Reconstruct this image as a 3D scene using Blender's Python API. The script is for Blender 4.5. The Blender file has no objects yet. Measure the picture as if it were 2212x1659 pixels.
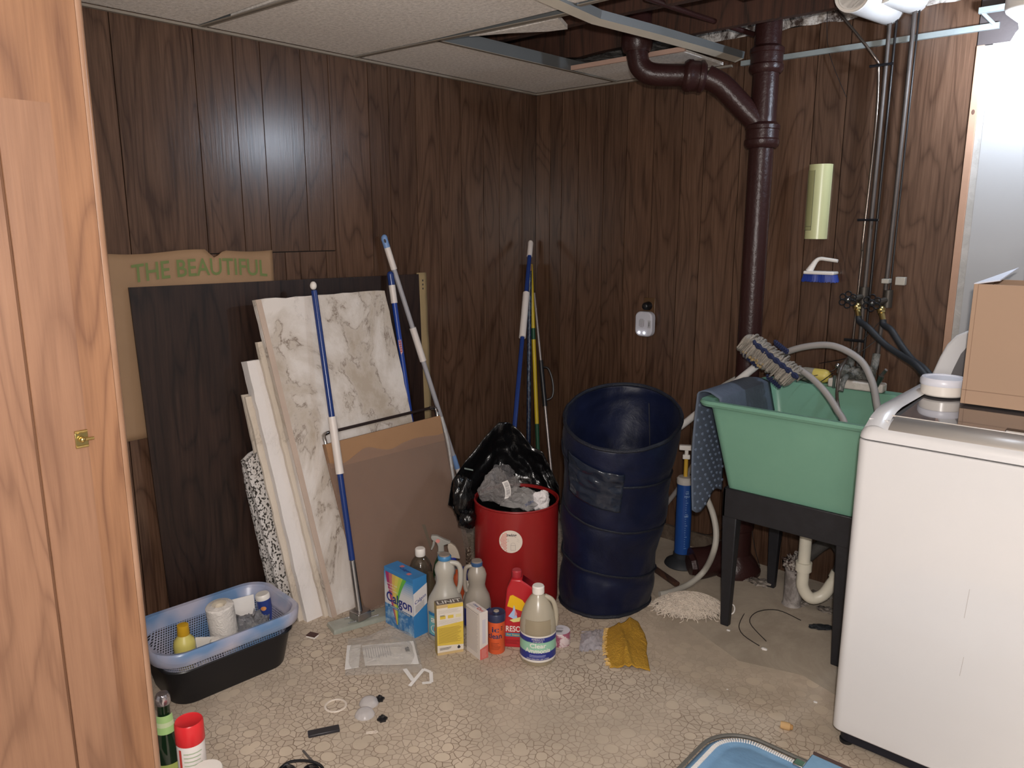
import bpy, math, random
from mathutils import Vector, Matrix, noise
random.seed(7)
D = bpy.data
COL = bpy.context.scene.collection
# ---------------------------------------------------------------- camera, light, exposure
F_PX, PITCH, YAW = 1655.0, math.radians(11.5), math.radians(41.7)
CAM = Vector((2.617, -3.121, 1.47))
cd = D.cameras.new('camera'); cam = D.objects.new('camera', cd); COL.objects.link(cam)
cd.sensor_fit = 'HORIZONTAL'; cd.sensor_width = 36.0; cd.lens = 36.0 * F_PX / 2212.0
cd.clip_start = 0.05; cd.clip_end = 60
cam.location = CAM; cam.rotation_euler = (math.pi/2 - PITCH, 0, YAW)
sc = bpy.context.scene; sc.camera = cam
sc.view_settings.view_transform = 'Standard'; sc.view_settings.look = 'None'
sc.view_settings.gamma = 1; sc.view_settings.use_curve_mapping = False
sc.view_settings.exposure = 0.72
wd = D.worlds.new('world'); sc.world = wd; wd.use_nodes = True
wd.node_tree.nodes['Background'].inputs[0].default_value = (1.0, 0.94, 0.90, 1)
wd.node_tree.nodes['Background'].inputs[1].default_value = 0.15
def lamp(name, loc, power, color, size, kind='POINT'):
    l = D.lights.new(name, kind); l.energy = power; l.color = color
    l.shadow_soft_size = size
    o = D.objects.new(name, l); COL.objects.link(o); o.location = loc
    return o
lamp('flash_light', (2.645, -3.12, 1.56), 86, (1.0, 0.94, 0.90), 0.02)
lamp('fill_light', (3.0, -3.6, 1.25), 32, (1.0, 0.92, 0.86), 0.25)  # unseen fill added behind the camera to brighten floor and ceiling
BULB = Vector((2.124, -0.24, 2.041))

def ray(px, py):
    x = px-1106; y = py-829.5
    fw = F_PX*math.cos(PITCH)-y*math.sin(PITCH); up = -F_PX*math.sin(PITCH)-y*math.cos(PITCH)
    s, c = math.sin(YAW), math.cos(YAW)
    return Vector((-fw*s+x*c, fw*c+x*s, up))
def hit(px, py, ax, v):
    d = ray(px, py); t = (v-CAM[ax])/d[ax]; return CAM+d*t
def ZP(px, py, z=0.0): return hit(px, py, 2, z)
def AP(px, py, x=0.0): return hit(px, py, 0, x)
def BP(px, py, y=0.0): return hit(px, py, 1, y)
# ---------------------------------------------------------------- materials
MATS = {}
def nmat(name):
    m = D.materials.new(name); m.use_nodes = True
    nt = m.node_tree; b = nt.nodes['Principled BSDF']
    return m, nt, b
def N(nt, t, **kw):
    n = nt.nodes.new(t)
    for k, v in kw.items():
        if k in n.inputs.keys() if isinstance(k, str) else False: n.inputs[k].default_value = v
        else: setattr(n, k, v)
    return n
def mixrgb(nt, fac, a, b, mode='MIX'):
    n = nt.nodes.new('ShaderNodeMix'); n.data_type = 'RGBA'; n.blend_type = mode
    for idx, v in ((0, fac), (6, a), (7, b)):
        if hasattr(v, 'links') or hasattr(v, 'is_linked'): nt.links.new(v, n.inputs[idx])
        elif idx == 0: n.inputs[0].default_value = v
        else: n.inputs[idx].default_value = (*v, 1)
    return n.outputs[2]
def coords(nt, scale=(1, 1, 1), kind='Object'):
    tc = nt.nodes.new('ShaderNodeTexCoord'); mp = nt.nodes.new('ShaderNodeMapping')
    mp.inputs['Scale'].default_value = scale
    nt.links.new(tc.outputs[kind], mp.inputs[0]); return mp.outputs[0]
def noise_n(nt, vec, scale, detail=3, rough=.5, dist=0):
    n = nt.nodes.new('ShaderNodeTexNoise'); n.inputs['Scale'].default_value = scale
    n.inputs['Detail'].default_value = detail; n.inputs['Roughness'].default_value = rough
    n.inputs['Distortion'].default_value = dist
    nt.links.new(vec, n.inputs['Vector']); return n.outputs[0]
def ramp(nt, fac, stops):
    n = nt.nodes.new('ShaderNodeValToRGB'); e = n.color_ramp.elements
    while len(e) < len(stops): e.new(.5)
    for i, (p, c) in enumerate(stops):
        e[i].position = p; e[i].color = (*c, 1) if len(c) == 3 else c
    nt.links.new(fac, n.inputs[0]); return n.outputs[0]
def math_n(nt, op, a, b=None, c=None):
    n = nt.nodes.new('ShaderNodeMath'); n.operation = op
    for i, v in enumerate((a, b, c)):
        if v is None: continue
        if isinstance(v, (int, float)): n.inputs[i].default_value = v
        else: nt.links.new(v, n.inputs[i])
    return n.outputs[0]
def bump(nt, b, h, strength, dist):
    n = nt.nodes.new('ShaderNodeBump'); n.inputs['Strength'].default_value = strength
    n.inputs['Distance'].default_value = dist
    nt.links.new(h, n.inputs['Height']); nt.links.new(n.outputs[0], b.inputs['Normal'])
W = (1, 1, 1); K = (0, 0, 0)
def M(name, color, rough=.5, metal=0, var=.12, vs=9, bmp=0, bs=40, trans=0, ior=1.45, coat=0, emit=0, spec=.5, sub=0, alpha=1):
    """plain procedural material: colour with soft noise variation"""
    if name in MATS: return MATS[name]
    m, nt, b = nmat(name)
    v = coords(nt)
    if var:
        n = noise_n(nt, v, vs, 3)
        c = mixrgb(nt, n, tuple(x*(1-var) for x in color), tuple(min(1, x*(1+var)) for x in color))
        nt.links.new(c, b.inputs['Base Color'])
    else: b.inputs['Base Color'].default_value = (*color, 1)
    b.inputs['Roughness'].default_value = rough; b.inputs['Metallic'].default_value = metal
    b.inputs['IOR'].default_value = ior; b.inputs['Specular IOR Level'].default_value = spec
    b.inputs['Transmission Weight'].default_value = trans
    b.inputs['Coat Weight'].default_value = coat; b.inputs['Alpha'].default_value = alpha
    if sub:
        b.inputs['Subsurface Weight'].default_value = sub; b.inputs['Subsurface Radius'].default_value = (.02, .02, .02)
        b.inputs['Subsurface Scale'].default_value = .5
    if emit:
        b.inputs['Emission Color'].default_value = (*color, 1); b.inputs['Emission Strength'].default_value = emit
    if bmp: bump(nt, b, noise_n(nt, v, bs, 4, .6), bmp, .01)
    MATS[name] = m; return m
def film(name, tint, clear=.8, rough=.12, bmp=.5, bs=30):
    """thin clear plastic sheet: mostly see-through with glossy folds"""
    if name in MATS: return MATS[name]
    m, nt, b = nmat(name); v = coords(nt)
    b.inputs['Base Color'].default_value = (*tint, 1); b.inputs['Roughness'].default_value = rough
    bump(nt, b, noise_n(nt, v, bs, 5, .65, 1.2), bmp, .02)
    tr = nt.nodes.new('ShaderNodeBsdfTransparent'); tr.inputs[0].default_value = (*[min(1, .55+.45*t) for t in tint], 1)
    lw = nt.nodes.new('ShaderNodeLayerWeight'); lw.inputs[0].default_value = .35
    f = math_n(nt, 'MULTIPLY_ADD', lw.outputs[1], .55*clear, 1-clear)
    f2 = math_n(nt, 'MINIMUM', f, .95)
    mx = nt.nodes.new('ShaderNodeMixShader'); nt.links.new(f2, mx.inputs[0])
    nt.links.new(tr.outputs[0], mx.inputs[1]); nt.links.new(b.outputs[0], mx.inputs[2])
    out = nt.nodes['Material Output']; nt.links.new(mx.outputs[0], out.inputs[0])
    MATS[name] = m; return m
def wood(name, dark, mid, light, rough=.33, ring=7.0, streak=1.0, coat=0, spec=.5):
    if name in MATS: return MATS[name]
    m, nt, b = nmat(name)
    tc = nt.nodes.new('ShaderNodeTexCoord'); oi = nt.nodes.new('ShaderNodeObjectInfo')
    sp = nt.nodes.new('ShaderNodeSeparateXYZ'); nt.links.new(tc.outputs['Object'], sp.inputs[0])
    u = math_n(nt, 'ADD', sp.outputs[0], sp.outputs[1])
    cb = nt.nodes.new('ShaderNodeCombineXYZ'); nt.links.new(u, cb.inputs[0])
    nt.links.new(math_n(nt, 'MULTIPLY', sp.outputs[2], .15), cb.inputs[2])
    nt.links.new(math_n(nt, 'MULTIPLY', oi.outputs['Random'], 9.0), cb.inputs[1])
    n1 = noise_n(nt, cb.outputs[0], 5.5, 2, .45, .6)
    rg = math_n(nt, 'FRACT', math_n(nt, 'MULTIPLY', n1, ring*2))
    rg2 = math_n(nt, 'SUBTRACT', .42, math_n(nt, 'POWER', math_n(nt, 'MULTIPLY', math_n(nt, 'ABSOLUTE', math_n(nt, 'SUBTRACT', rg, .5)), 2), 4))
    cb2 = nt.nodes.new('ShaderNodeCombineXYZ'); nt.links.new(u, cb2.inputs[0])
    nt.links.new(math_n(nt, 'MULTIPLY', sp.outputs[2], .035), cb2.inputs[2])
    nt.links.new(math_n(nt, 'MULTIPLY', oi.outputs['Random'], 3.0), cb2.inputs[1])
    n2 = noise_n(nt, cb2.outputs[0], 150, 5, .62)
    n3 = noise_n(nt, cb.outputs[0], 14, 3, .5, .3)
    f = math_n(nt, 'ADD', math_n(nt, 'MULTIPLY', rg2, .25), math_n(nt, 'MULTIPLY', math_n(nt, 'SUBTRACT', n2, .5), .85*streak))
    f = math_n(nt, 'ADD', f, math_n(nt, 'MULTIPLY', math_n(nt, 'SUBTRACT', n3, .5), .45))
    f = math_n(nt, 'ADD', f, .30)
    c = ramp(nt, f, [(.12, dark), (.45, mid), (.85, light)])
    pl = math_n(nt, 'MULTIPLY_ADD', oi.outputs['Random'], .28, .86)
    hv = nt.nodes.new('ShaderNodeHueSaturation'); nt.links.new(c, hv.inputs['Color']); nt.links.new(pl, hv.inputs['Value'])
    nt.links.new(hv.outputs[0], b.inputs['Base Color'])
    b.inputs['Roughness'].default_value = rough; b.inputs['Coat Weight'].default_value = coat
    b.inputs['Specular IOR Level'].default_value = spec
    bump(nt, b, n2, .12, .002)
    MATS[name] = m; return m
PANEL = wood('panel_wood', (.047, .024, .0145), (.096, .052, .032), (.148, .086, .055), rough=.235)
DOORW = wood('door_wood', (.13, .060, .032), (.225, .112, .058), (.30, .162, .090), rough=.4, ring=4.5, streak=.55)
DARKW = wood('dark_board_wood', (.007, .003, .0022), (.023, .011, .0075), (.052, .028, .019), rough=.42, ring=5)
JOIST = wood('joist_wood', (.022, .010, .006), (.060, .024, .014), (.10, .044, .026), rough=.7, ring=4)

def vinyl_mat():
    m, nt, b = nmat('pebble_vinyl')
    v = coords(nt)
    nv = nt.nodes.new('ShaderNodeTexNoise'); nv.inputs['Scale'].default_value = 16; nt.links.new(v, nv.inputs['Vector'])
    off = nt.nodes.new('ShaderNodeVectorMath'); off.operation = 'MULTIPLY_ADD'
    nt.links.new(nv.outputs['Color'], off.inputs[0]); off.inputs[1].default_value = (.02, .02, 0); nt.links.new(v, off.inputs[2])
    wv = off.outputs[0]
    def vor(scale, feat):
        n = nt.nodes.new('ShaderNodeTexVoronoi'); n.voronoi_dimensions = '2D'; n.feature = feat
        n.inputs['Scale'].default_value = scale; nt.links.new(wv, n.inputs['Vector']); return n
    e1 = vor(46, 'DISTANCE_TO_EDGE'); c1 = vor(46, 'F1')
    big = vor(14, 'F1')
    sep = nt.nodes.new('ShaderNodeSeparateColor'); nt.links.new(big.outputs['Color'], sep.inputs[0])
    isb = math_n(nt, 'GREATER_THAN', sep.outputs[0], .45)
    rad = math_n(nt, 'MULTIPLY_ADD', sep.outputs[1], .14, .22)
    inb = math_n(nt, 'MULTIPLY', isb, math_n(nt, 'LESS_THAN', big.outputs['Distance'], rad))
    rim = math_n(nt, 'LESS_THAN', math_n(nt, 'ABSOLUTE', math_n(nt, 'SUBTRACT', big.outputs['Distance'], rad)), .013)
    rim = math_n(nt, 'MULTIPLY', rim, isb)
    l1 = nt.nodes.new('ShaderNodeMapRange'); nt.links.new(e1.outputs['Distance'], l1.inputs[0])
    l1.inputs[1].default_value = .015; l1.inputs[2].default_value = .075; l1.inputs[3].default_value = 1; l1.inputs[4].default_value = 0
    line = math_n(nt, 'MULTIPLY', l1.outputs[0], math_n(nt, 'SUBTRACT', 1, inb))
    line = math_n(nt, 'MAXIMUM', line, rim)
    wear = noise_n(nt, v, 3.0, 4, .6)
    wr = ramp(nt, wear, [(.34, (.30,)*3), (.6, (1,)*3)])
    line = math_n(nt, 'MULTIPLY', line, wr)
    xyz = nt.nodes.new('ShaderNodeSeparateXYZ'); nt.links.new(v, xyz.inputs[0]); mm = []
    for k_, (lo_, hi_, to_) in enumerate(((1.0, 1.35, 1.0), (-1.15, -.80, .9))):
        mr = nt.nodes.new('ShaderNodeMapRange'); nt.links.new(xyz.outputs[k_], mr.inputs[0]); mr.inputs[1].default_value = lo_; mr.inputs[2].default_value = hi_; mr.inputs[4].default_value = to_; mm.append(mr.outputs[0])
    line = math_n(nt, 'MULTIPLY', line, math_n(nt, 'SUBTRACT', 1, math_n(nt, 'MULTIPLY', mm[0], mm[1])))
    sc1 = nt.nodes.new('ShaderNodeSeparateColor'); nt.links.new(c1.outputs['Color'], sc1.inputs[0])
    cell = mixrgb(nt, inb, mixrgb(nt, sc1.outputs[0], (.50, .405, .315), (.60, .50, .395)), (.61, .505, .39))
    dirt = noise_n(nt, v, 1.7, 5, .65, .4)
    cell = mixrgb(nt, ramp(nt, dirt, [(.35, K), (.75, W)]), cell, (.36, .30, .235))
    c = mixrgb(nt, line, cell, (.17, .115, .075))
    sp = ramp(nt, noise_n(nt, v, 26, 2, .5), [(.72, K), (.80, W)])
    c = mixrgb(nt, math_n(nt, 'MULTIPLY', sp, .5), c, (.2, .15, .11))
    nt.links.new(c, b.inputs['Base Color'])
    b.inputs['Roughness'].default_value = .55
    bump(nt, b, math_n(nt, 'SUBTRACT', 1, line), .25, .002)
    return m
VINYL = vinyl_mat()
def stained_tile(name, base, amt=.6, dots=False):
    if name in MATS: return MATS[name]
    m, nt, b = nmat(name); v = coords(nt, (1, 1, .8))
    n1 = noise_n(nt, v, 3.0, 9, .62, .5)
    edge = math_n(nt, 'ABSOLUTE', math_n(nt, 'SUBTRACT', n1, .52))
    ring = ramp(nt, edge, [(0.0, W), (.006, (.35,)*3), (.02, K)])
    n4 = noise_n(nt, v, 20, 4, .6)
    ring = math_n(nt, 'MULTIPLY', ring, ramp(nt, n4, [(.38, K), (.6, W)]))
    tan = ramp(nt, n1, [(.42, K), (.60, W)])
    c = mixrgb(nt, math_n(nt, 'MULTIPLY', tan, amt), base, (.36, .29, .215))
    c = mixrgb(nt, math_n(nt, 'MULTIPLY', ring, .85*min(1, amt*1.6)), c, (.13, .085, .055))
    mold = ramp(nt, noise_n(nt, v, 5, 6, .8), [(.60, K), (.72, W)])
    c = mixrgb(nt, math_n(nt, 'MULTIPLY', mold, .55*amt), c, (.17, .14, .115))
    if dots:
        d = ramp(nt, noise_n(nt, v, 130, 2, .5), [(.52, K), (.57, W)])
        c = mixrgb(nt, d, c, (.03, .025, .02))
    nt.links.new(c, b.inputs['Base Color']); b.inputs['Roughness'].default_value = .9
    bump(nt, b, noise_n(nt, v, 160, 3, .7), .35, .003)
    MATS[name] = m; return m
def ceil_mat():
    m, nt, b = nmat('ceiling_tile'); v = coords(nt)
    n = ramp(nt, noise_n(nt, v, 75, 5, .75), [(.36, K), (.58, W)]); n2 = noise_n(nt, v, 3, 4, .6)
    c = mixrgb(nt, n, (.60, .55, .50), (.88, .82, .76))
    c = mixrgb(nt, math_n(nt, 'MULTIPLY', n2, .35), c, (.52, .455, .395))
    nt.links.new(c, b.inputs['Base Color']); b.inputs['Roughness'].default_value = .95
    bump(nt, b, n, .5, .003); return m
CEIL = ceil_mat()
def blotch(name, a, c2, scale=8, rough=.9, bmp=.6, lo=.4, hi=.6):
    if name in MATS: return MATS[name]
    m, nt, b = nmat(name); v = coords(nt)
    n = noise_n(nt, v, scale, 6, .7, .5)
    nt.links.new(mixrgb(nt, ramp(nt, n, [(lo, K), (hi, W)]), a, c2), b.inputs['Base Color'])
    b.inputs['Roughness'].default_value = rough; bump(nt, b, n, bmp, .02)
    MATS[name] = m; return m
CONC = blotch('bare_concrete', (.33, .275, .215), (.42, .355, .28), 4, .85, .15)
# ---------------------------------------------------------------- mesh builder
class MB:
    def __init__(s): s.v = []; s.f = []; s.mi = []; s.mats = []
    def m(s, mat):
        if mat is None: return 0
        if mat not in s.mats: s.mats.append(mat)
        return s.mats.index(mat)
    def add(s, vs, fs, mat=None, T=None):
        o = len(s.v); k = s.m(mat)
        s.v += [tuple(T @ Vector(p)) for p in vs] if T is not None else [tuple(p) for p in vs]
        s.f += [tuple(i+o for i in f) for f in fs]; s.mi += [k]*len(fs); return s
    def box(s, a, b, mat=None, T=None):
        x0, y0, z0 = a; x1, y1, z1 = b
        vs = [(x, y, z) for z in (z0, z1) for y in (y0, y1) for x in (x0, x1)]
        fs = [(0, 2, 3, 1), (4, 5, 7, 6), (0, 1, 5, 4), (2, 6, 7, 3), (0, 4, 6, 2), (1, 3, 7, 5)]
        return s.add(vs, fs, mat, T)
    def hexa(s, lo, hi, mat=None):
        """lo, hi: four points each (same winding) -> closed solid"""
        return s.add(list(lo)+list(hi), [(3, 2, 1, 0), (4, 5, 6, 7), (0, 1, 5, 4), (1, 2, 6, 5), (2, 3, 7, 6), (3, 0, 4, 7)], mat)
    def prism(s, pts, d, mat=None, T=None):
        """pts: 3-D polygon, extruded by vector d"""
        n = len(pts); d = Vector(d)
        vs = [tuple(p) for p in pts]+[tuple(Vector(p)+d) for p in pts]
        fs = [tuple(range(n-1, -1, -1)), tuple(range(n, 2*n))]+[(i, (i+1) % n, n+(i+1) % n, n+i) for i in range(n)]
        return s.add(vs, fs, mat, T)
    def rings(s, rs, mat=None, cap0=True, cap1=True, T=None):
        n = len(rs[0]); vs = [p for r in rs for p in r]; fs = []
        for k in range(len(rs)-1):
            for i in range(n):
                j = (i+1) % n; fs.append((k*n+i, k*n+j, (k+1)*n+j, (k+1)*n+i))
        if cap0: fs.append(tuple(range(n-1, -1, -1)))
        if cap1: fs.append(tuple(range((len(rs)-1)*n, len(rs)*n)))
        return s.add(vs, fs, mat, T)
    def lathe(s, prof, seg=28, mat=None, T=None, cap0=True, cap1=True, sq=None, wob=None):
        rs = []
        for k, (r, z) in enumerate(prof):
            r = max(r, 1e-4); ring = []
            for i in range(seg):
                a = 2*math.pi*i/seg
                x, y = math.cos(a), math.sin(a)
                if sq:
                    e = sq[2]; x = math.copysign(abs(x)**e, x)*sq[0]; y = math.copysign(abs(y)**e, y)*sq[1]
                q = r*(1+(wob(a, k) if wob else 0))
                ring.append((x*q, y*q, z))
            rs.append(ring)
        return s.rings(rs, mat, cap0, cap1, T)
    def tube(s, path, r, seg=8, mat=None, smooth=0, caps=True, T=None, flat=None):
        P = [Vector(p) for p in path]
        if smooth and len(P) > 2:
            Q = []
            for i in range(len(P)-1):
                p0 = P[max(i-1, 0)]; p1 = P[i]; p2 = P[i+1]; p3 = P[min(i+2, len(P)-1)]
                for k in range(smooth):
                    t = k/smooth
                    Q.append(.5*((2*p1)+(p2-p0)*t+(2*p0-5*p1+4*p2-p3)*t*t+(3*p1-p0-3*p2+p3)*t**3))
            Q.append(P[-1])
            if not isinstance(r, (int, float)):
                r = [r[min(int(i/smooth), len(r)-1)]*(1-(i/smooth) % 1)+r[min(int(i/smooth)+1, len(r)-1)]*((i/smooth) % 1) for i in range(len(Q))]
            P = Q
        rs = []; nrm = None
        for i, p in enumerate(P):
            t = (P[min(i+1, len(P)-1)]-P[max(i-1, 0)])
            t = t.normalized() if t.length > 1e-9 else Vector((0, 0, 1))
            if nrm is None:
                nrm = t.cross(Vector((0, 0, 1)))
                if nrm.length < 1e-3: nrm = t.cross(Vector((1, 0, 0)))
            nrm = (nrm-t*nrm.dot(t))
            nrm = nrm.normalized() if nrm.length > 1e-6 else t.orthogonal().normalized()
            bn = t.cross(nrm); q = r if isinstance(r, (int, float)) else r[i]
            fx, fy = flat or (1, 1)
            rs.append([tuple(p+nrm*math.cos(2*math.pi*k/seg)*q*fx+bn*math.sin(2*math.pi*k/seg)*q*fy) for k in range(seg)])
        return s.rings(rs, mat, caps, caps, T)
    def grid(s, fn, nu, nv, mat=None, closed=False):
        vs = [tuple(fn(i/nu, j/nv)) for j in range(nv+1) for i in range(nu+1)]
        fs = [(j*(nu+1)+i, j*(nu+1)+i+1, (j+1)*(nu+1)+i+1, (j+1)*(nu+1)+i) for j in range(nv) for i in range(nu)]
        return s.add(vs, fs, mat)
    def ball(s, c, r, mat=None, seg=14, sc=(1, 1, 1), disp=0, fr=8, T=None):
        rs = []
        for k in range(1, seg):
            ph = math.pi*k/seg-math.pi/2; ring = []
            for i in range(seg*2):
                a = math.pi*i/seg; d = Vector((math.cos(a)*math.cos(ph), math.sin(a)*math.cos(ph), math.sin(ph)))
                q = r*(1+(disp*noise.noise(d*fr*.3+Vector(c)*7)+disp*.5*noise.noise(d*fr+Vector(c)*3) if disp else 0))
                ring.append((c[0]+d.x*q*sc[0], c[1]+d.y*q*sc[1], c[2]+d.z*q*sc[2]))
            rs.append(ring)
        return s.rings(rs, mat, True, True, T)
    def text(s, body, fn, u, v, h, mat, align='CENTER', w=None, bold=0, sx=1.0, shear=0):
        """flat lettering laid on surface fn(u, v); u, v in metres, h = letter height"""
        c = D.curves.new('t', 'FONT'); c.body = body; c.size = 1; c.align_x = align; c.offset = bold*.4; c.shear = shear
        c.resolution_u = 3
        o = D.objects.new('t', c); COL.objects.link(o)
        dg = bpy.context.evaluated_depsgraph_get(); dg.update()
        me = D.meshes.new_from_object(o.evaluated_get(dg))
        D.objects.remove(o); k = h/.7; kx = k*sx
        if w and me.vertices:
            xs = [p.co.x for p in me.vertices]; kx = w/max(1e-6, max(xs)-min(xs))
        vs = [fn(u+p.co.x*kx, v+p.co.y*k) for p in me.vertices]
        fs = [tuple(p.vertices) for p in me.polygons]
        D.meshes.remove(me); D.curves.remove(c)
        return s.add(vs, fs, mat)
    def rect(s, fn, u0, v0, u1, v1, mat, n=1):
        return s.grid(lambda a, b: fn(u0+(u1-u0)*a, v0+(v1-v0)*b), n, 1, mat)
    def poly(s, fn, pts, mat): return s.add([fn(*p) for p in pts], [tuple(range(len(pts)))], mat)
    def lines(s, fn, u0, v0, u1, v1, n, mat, fill=.4, rag=.25, seg=1):
        """rows of unreadable small print"""
        for i in range(n):
            v = v1-(i+.5)*(v1-v0)/n; hh = (v1-v0)/n*fill/2
            e = u1-(u1-u0)*rag*random.random()
            s.rect(fn, u0, v-hh, e, v+hh, mat, seg)
        return s
def build(name, mb, mat=None, parent=None, smooth=True, ang=35, bevel=0, bseg=2, solid=0, sub=0, world=False, label=None, off=None):
    me = D.meshes.new(name)
    o_ = Vector((0, 0, 0))
    if world and parent is not None:
        o_ = Vector(parent.get('_o', (0, 0, 0)))
    vs = mb.v if o_.length == 0 else [(v[0]-o_.x, v[1]-o_.y, v[2]-o_.z) for v in mb.v]
    me.from_pydata(vs, [], mb.f)
    if mat is not None and not mb.mats: me.materials.append(mat)
    elif mat is not None and mb.mats: me.materials.append(mat); 
    for mm in mb.mats: me.materials.append(mm)
    if mb.mats:
        sh = 1 if mat is not None else 0
        me.polygons.foreach_set('material_index', [k+sh for k in mb.mi])
    me.validate(); me.update()
    if smooth:
        me.polygons.foreach_set('use_smooth', [True]*len(me.polygons))
        me.set_sharp_from_angle(angle=math.radians(ang))
    o = D.objects.new(name, me); COL.objects.link(o)
    if solid:
        md = o.modifiers.new('s', 'SOLIDIFY'); md.thickness = solid; md.offset = 0
    if bevel:
        md = o.modifiers.new('b', 'BEVEL'); md.width = bevel; md.segments = bseg; md.limit_method = 'ANGLE'; md.angle_limit = math.radians(40)
    if sub:
        md = o.modifiers.new('u', 'SUBSURF'); md.levels = sub; md.render_levels = sub
    if parent is not None:
        o.parent = parent; o['_o'] = tuple(parent.get('_o', (0, 0, 0)))
    if label: o['label'] = label
    return o
def thing(name, label, cat, loc=(0, 0, 0), rz=0, group=None, rot=None):
    o = D.objects.new(name, None); COL.objects.link(o); o.empty_display_size = .05
    o.location = loc; o.rotation_euler = rot or (0, 0, rz); o['label'] = label; o['category'] = cat
    o['_o'] = tuple(loc)
    if group: o['group'] = group
    return o
def tag(o, label, cat, group=None, kind=None):
    o['label'] = label; o['category'] = cat
    if group: o['group'] = group
    if kind: o['kind'] = kind
    return o
def struct(name, mb=None, mat=None, label=None, cat='', **kw):
    if mb is None:
        o = D.objects.new(name, None); COL.objects.link(o); o.empty_display_size = .05; o['_o'] = (0, 0, 0)
    else: o = build(name, mb, mat, **kw)
    o['kind'] = 'structure'
    if label: o['label'] = label
    if cat: o['category'] = cat
    return o
def lerp(a, b, t): return Vector(a)*(1-t)+Vector(b)*t
def seg_tube(mb, a, b, t0, t1, r, mat=None, seg=14, r2=None):
    p, q = lerp(a, b, t0), lerp(a, b, t1)
    return mb.tube([p, q], [r, r2 or r], seg, mat)
WHITE = M('white_plastic', (.72, .68, .63), .35)
BLACK = M('black_plastic', (.008, .008, .01), .35)
STEEL = M('brushed_steel', (.45, .43, .42), .3, 1)
CHROME = M('chrome', (.6, .6, .6), .12, 1, var=.03)
BRASS = M('brass', (.52, .40, .16), .28, 1)
INK = M('dark_ink', (.02, .02, .03), .6, var=0)
GREYINK = M('grey_print', (.22, .2, .2), .7, var=0)
PAPER = M('white_paper', (.72, .69, .66), .75, bmp=.1)
# ================================================================ the setting
# floor
fl = struct('floor', MB().box((-.3, -3.7, -.06), (3.6, .3, 0.0)), CONC, 'bare grey-brown concrete floor slab under the sink and along the wall', 'floor')
vb = [(0.005, -3.6), (3.5, -3.6), (3.5, -1.2), (2.6, -.95), (1.98, -.80), (1.80, -.74), (1.60, -.80), (1.36, -.70), (1.16, -.60), (.9, -.42), (.6, -.3), (.3, -.26), (0.005, -.22)]
vn = MB(); vn.prism([(x, y, .0005) for x, y in vb], (0, 0, .0012))
vo = build('floor_covering', vn, VINYL, fl, smooth=False)
vo['label'] = 'tan vinyl sheet printed with an irregular pebble pattern'
# paneled walls: every plank between two grooves is a piece of its own
def planks(wall, axis, marks, z0, z1, gap=.0035):
    for a, b_ in zip(marks[:-1], marks[1:]):
        mb = MB(); g = gap/2
        if axis == 'y': mb.box((-.009, a+g, z0), (0, b_-g, z1))
        else: mb.box((a+g, 0, z0), (b_-g, .009, z1))
        build('plank', mb, PANEL, wall, smooth=False)
DK = M('groove_dark', (.010, .006, .004), .9)
wl = struct('wall_left', MB().box((-.06, -3.7, 0), (-.009, .06, 2.45)), DK, 'left wall of dark brown grooved wood paneling', 'wall')
mA = [-3.62, -3.4, -3.22, -3.02, -2.86, -2.62, -2.46, -2.31, -2.2, -2.053, -1.788, -1.646, -1.541, -1.374, -1.252, -1.062, -.959, -.809, -.672, -.537, -.389, -.278, -.107, 0]
planks(wl, 'y', [m for m in mA if m <= -1.25], 1.383, 2.2)
planks(wl, 'y', [-3.62, -3.3, -3.05, -2.8, -2.6, -2.4, -2.25, -2.12, -2.0, -1.83, -1.72, -1.60, -1.485, -1.42, -1.30, -1.252], 0, 1.379)
planks(wl, 'y', [m for m in mA if m >= -1.26], 0, 2.2)
wb = struct('wall_back', MB().box((-.06, .009, 0), (1.95, .06, 2.45)), DK, 'back wall of dark brown grooved wood paneling behind the sink', 'wall')
mB = [0, .094, .168, .272, .423, .55, .695, .837, .946, 1.112, 1.25, 1.41, 1.53, 1.735, 1.948]
planks(wb, 'x', mB, 0.0, 2.235)
# rough plaster showing over the paneling
pl = MB()
pl.grid(lambda u, v: (u*2.0, -.004-.012*abs(noise.noise(Vector((u*30, v*3, 1)))), 2.232+v*.20+.012*noise.noise(Vector((u*22, 0, 4)))*(1-v)), 90, 5)
o = struct('wall_back_upper', pl, blotch('rough_plaster', (.05, .03, .022), (.62, .57, .52), 12, .95, .8, .42, .56), 'rough white plaster band between paneling and joists', 'wall')
# white side of the back wall, right of the paneling
ww = struct('wall_right', MB().box((1.995, -.004, 0), (3.5, .06, 2.05)), M('white_wall_paint', (.37, .36, .355), .6, var=.06, vs=3), 'plain white painted wall behind the washer', 'wall')
gp = MB(); gp.box((1.972, -.002, 0), (1.996, .04, 2.072)); gp.box((1.9965, -.0055, 2.04), (3.5, .03, 2.075))
build('plaster_margin', gp, blotch('grey_plaster', (.35, .33, .30), (.42, .39, .36), 14, .9, .2), ww, smooth=False)
struct('trim_1', MB().box((1.949, -.008, 0), (1.973, .03, 2.075)), M('raw_stud', (.40, .235, .155), .7, bmp=.2, bs=20), 'raw wooden edge strip between paneling and white wall', 'trim', bevel=.002)
build('dark_knot', MB().ball((1.961, -.0075, 1.86), .006, sc=(1, .2, 1.6)), M('knot', (.12, .06, .04), .8), D.objects['trim_1'])
struct('wall_right_upper', MB().box((1.95, -.003, 2.075), (3.5, .05, 2.45)), M('header_wood', (.055, .042, .04), .7, bmp=.2), 'dark header above the white wall', 'wall')
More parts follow.
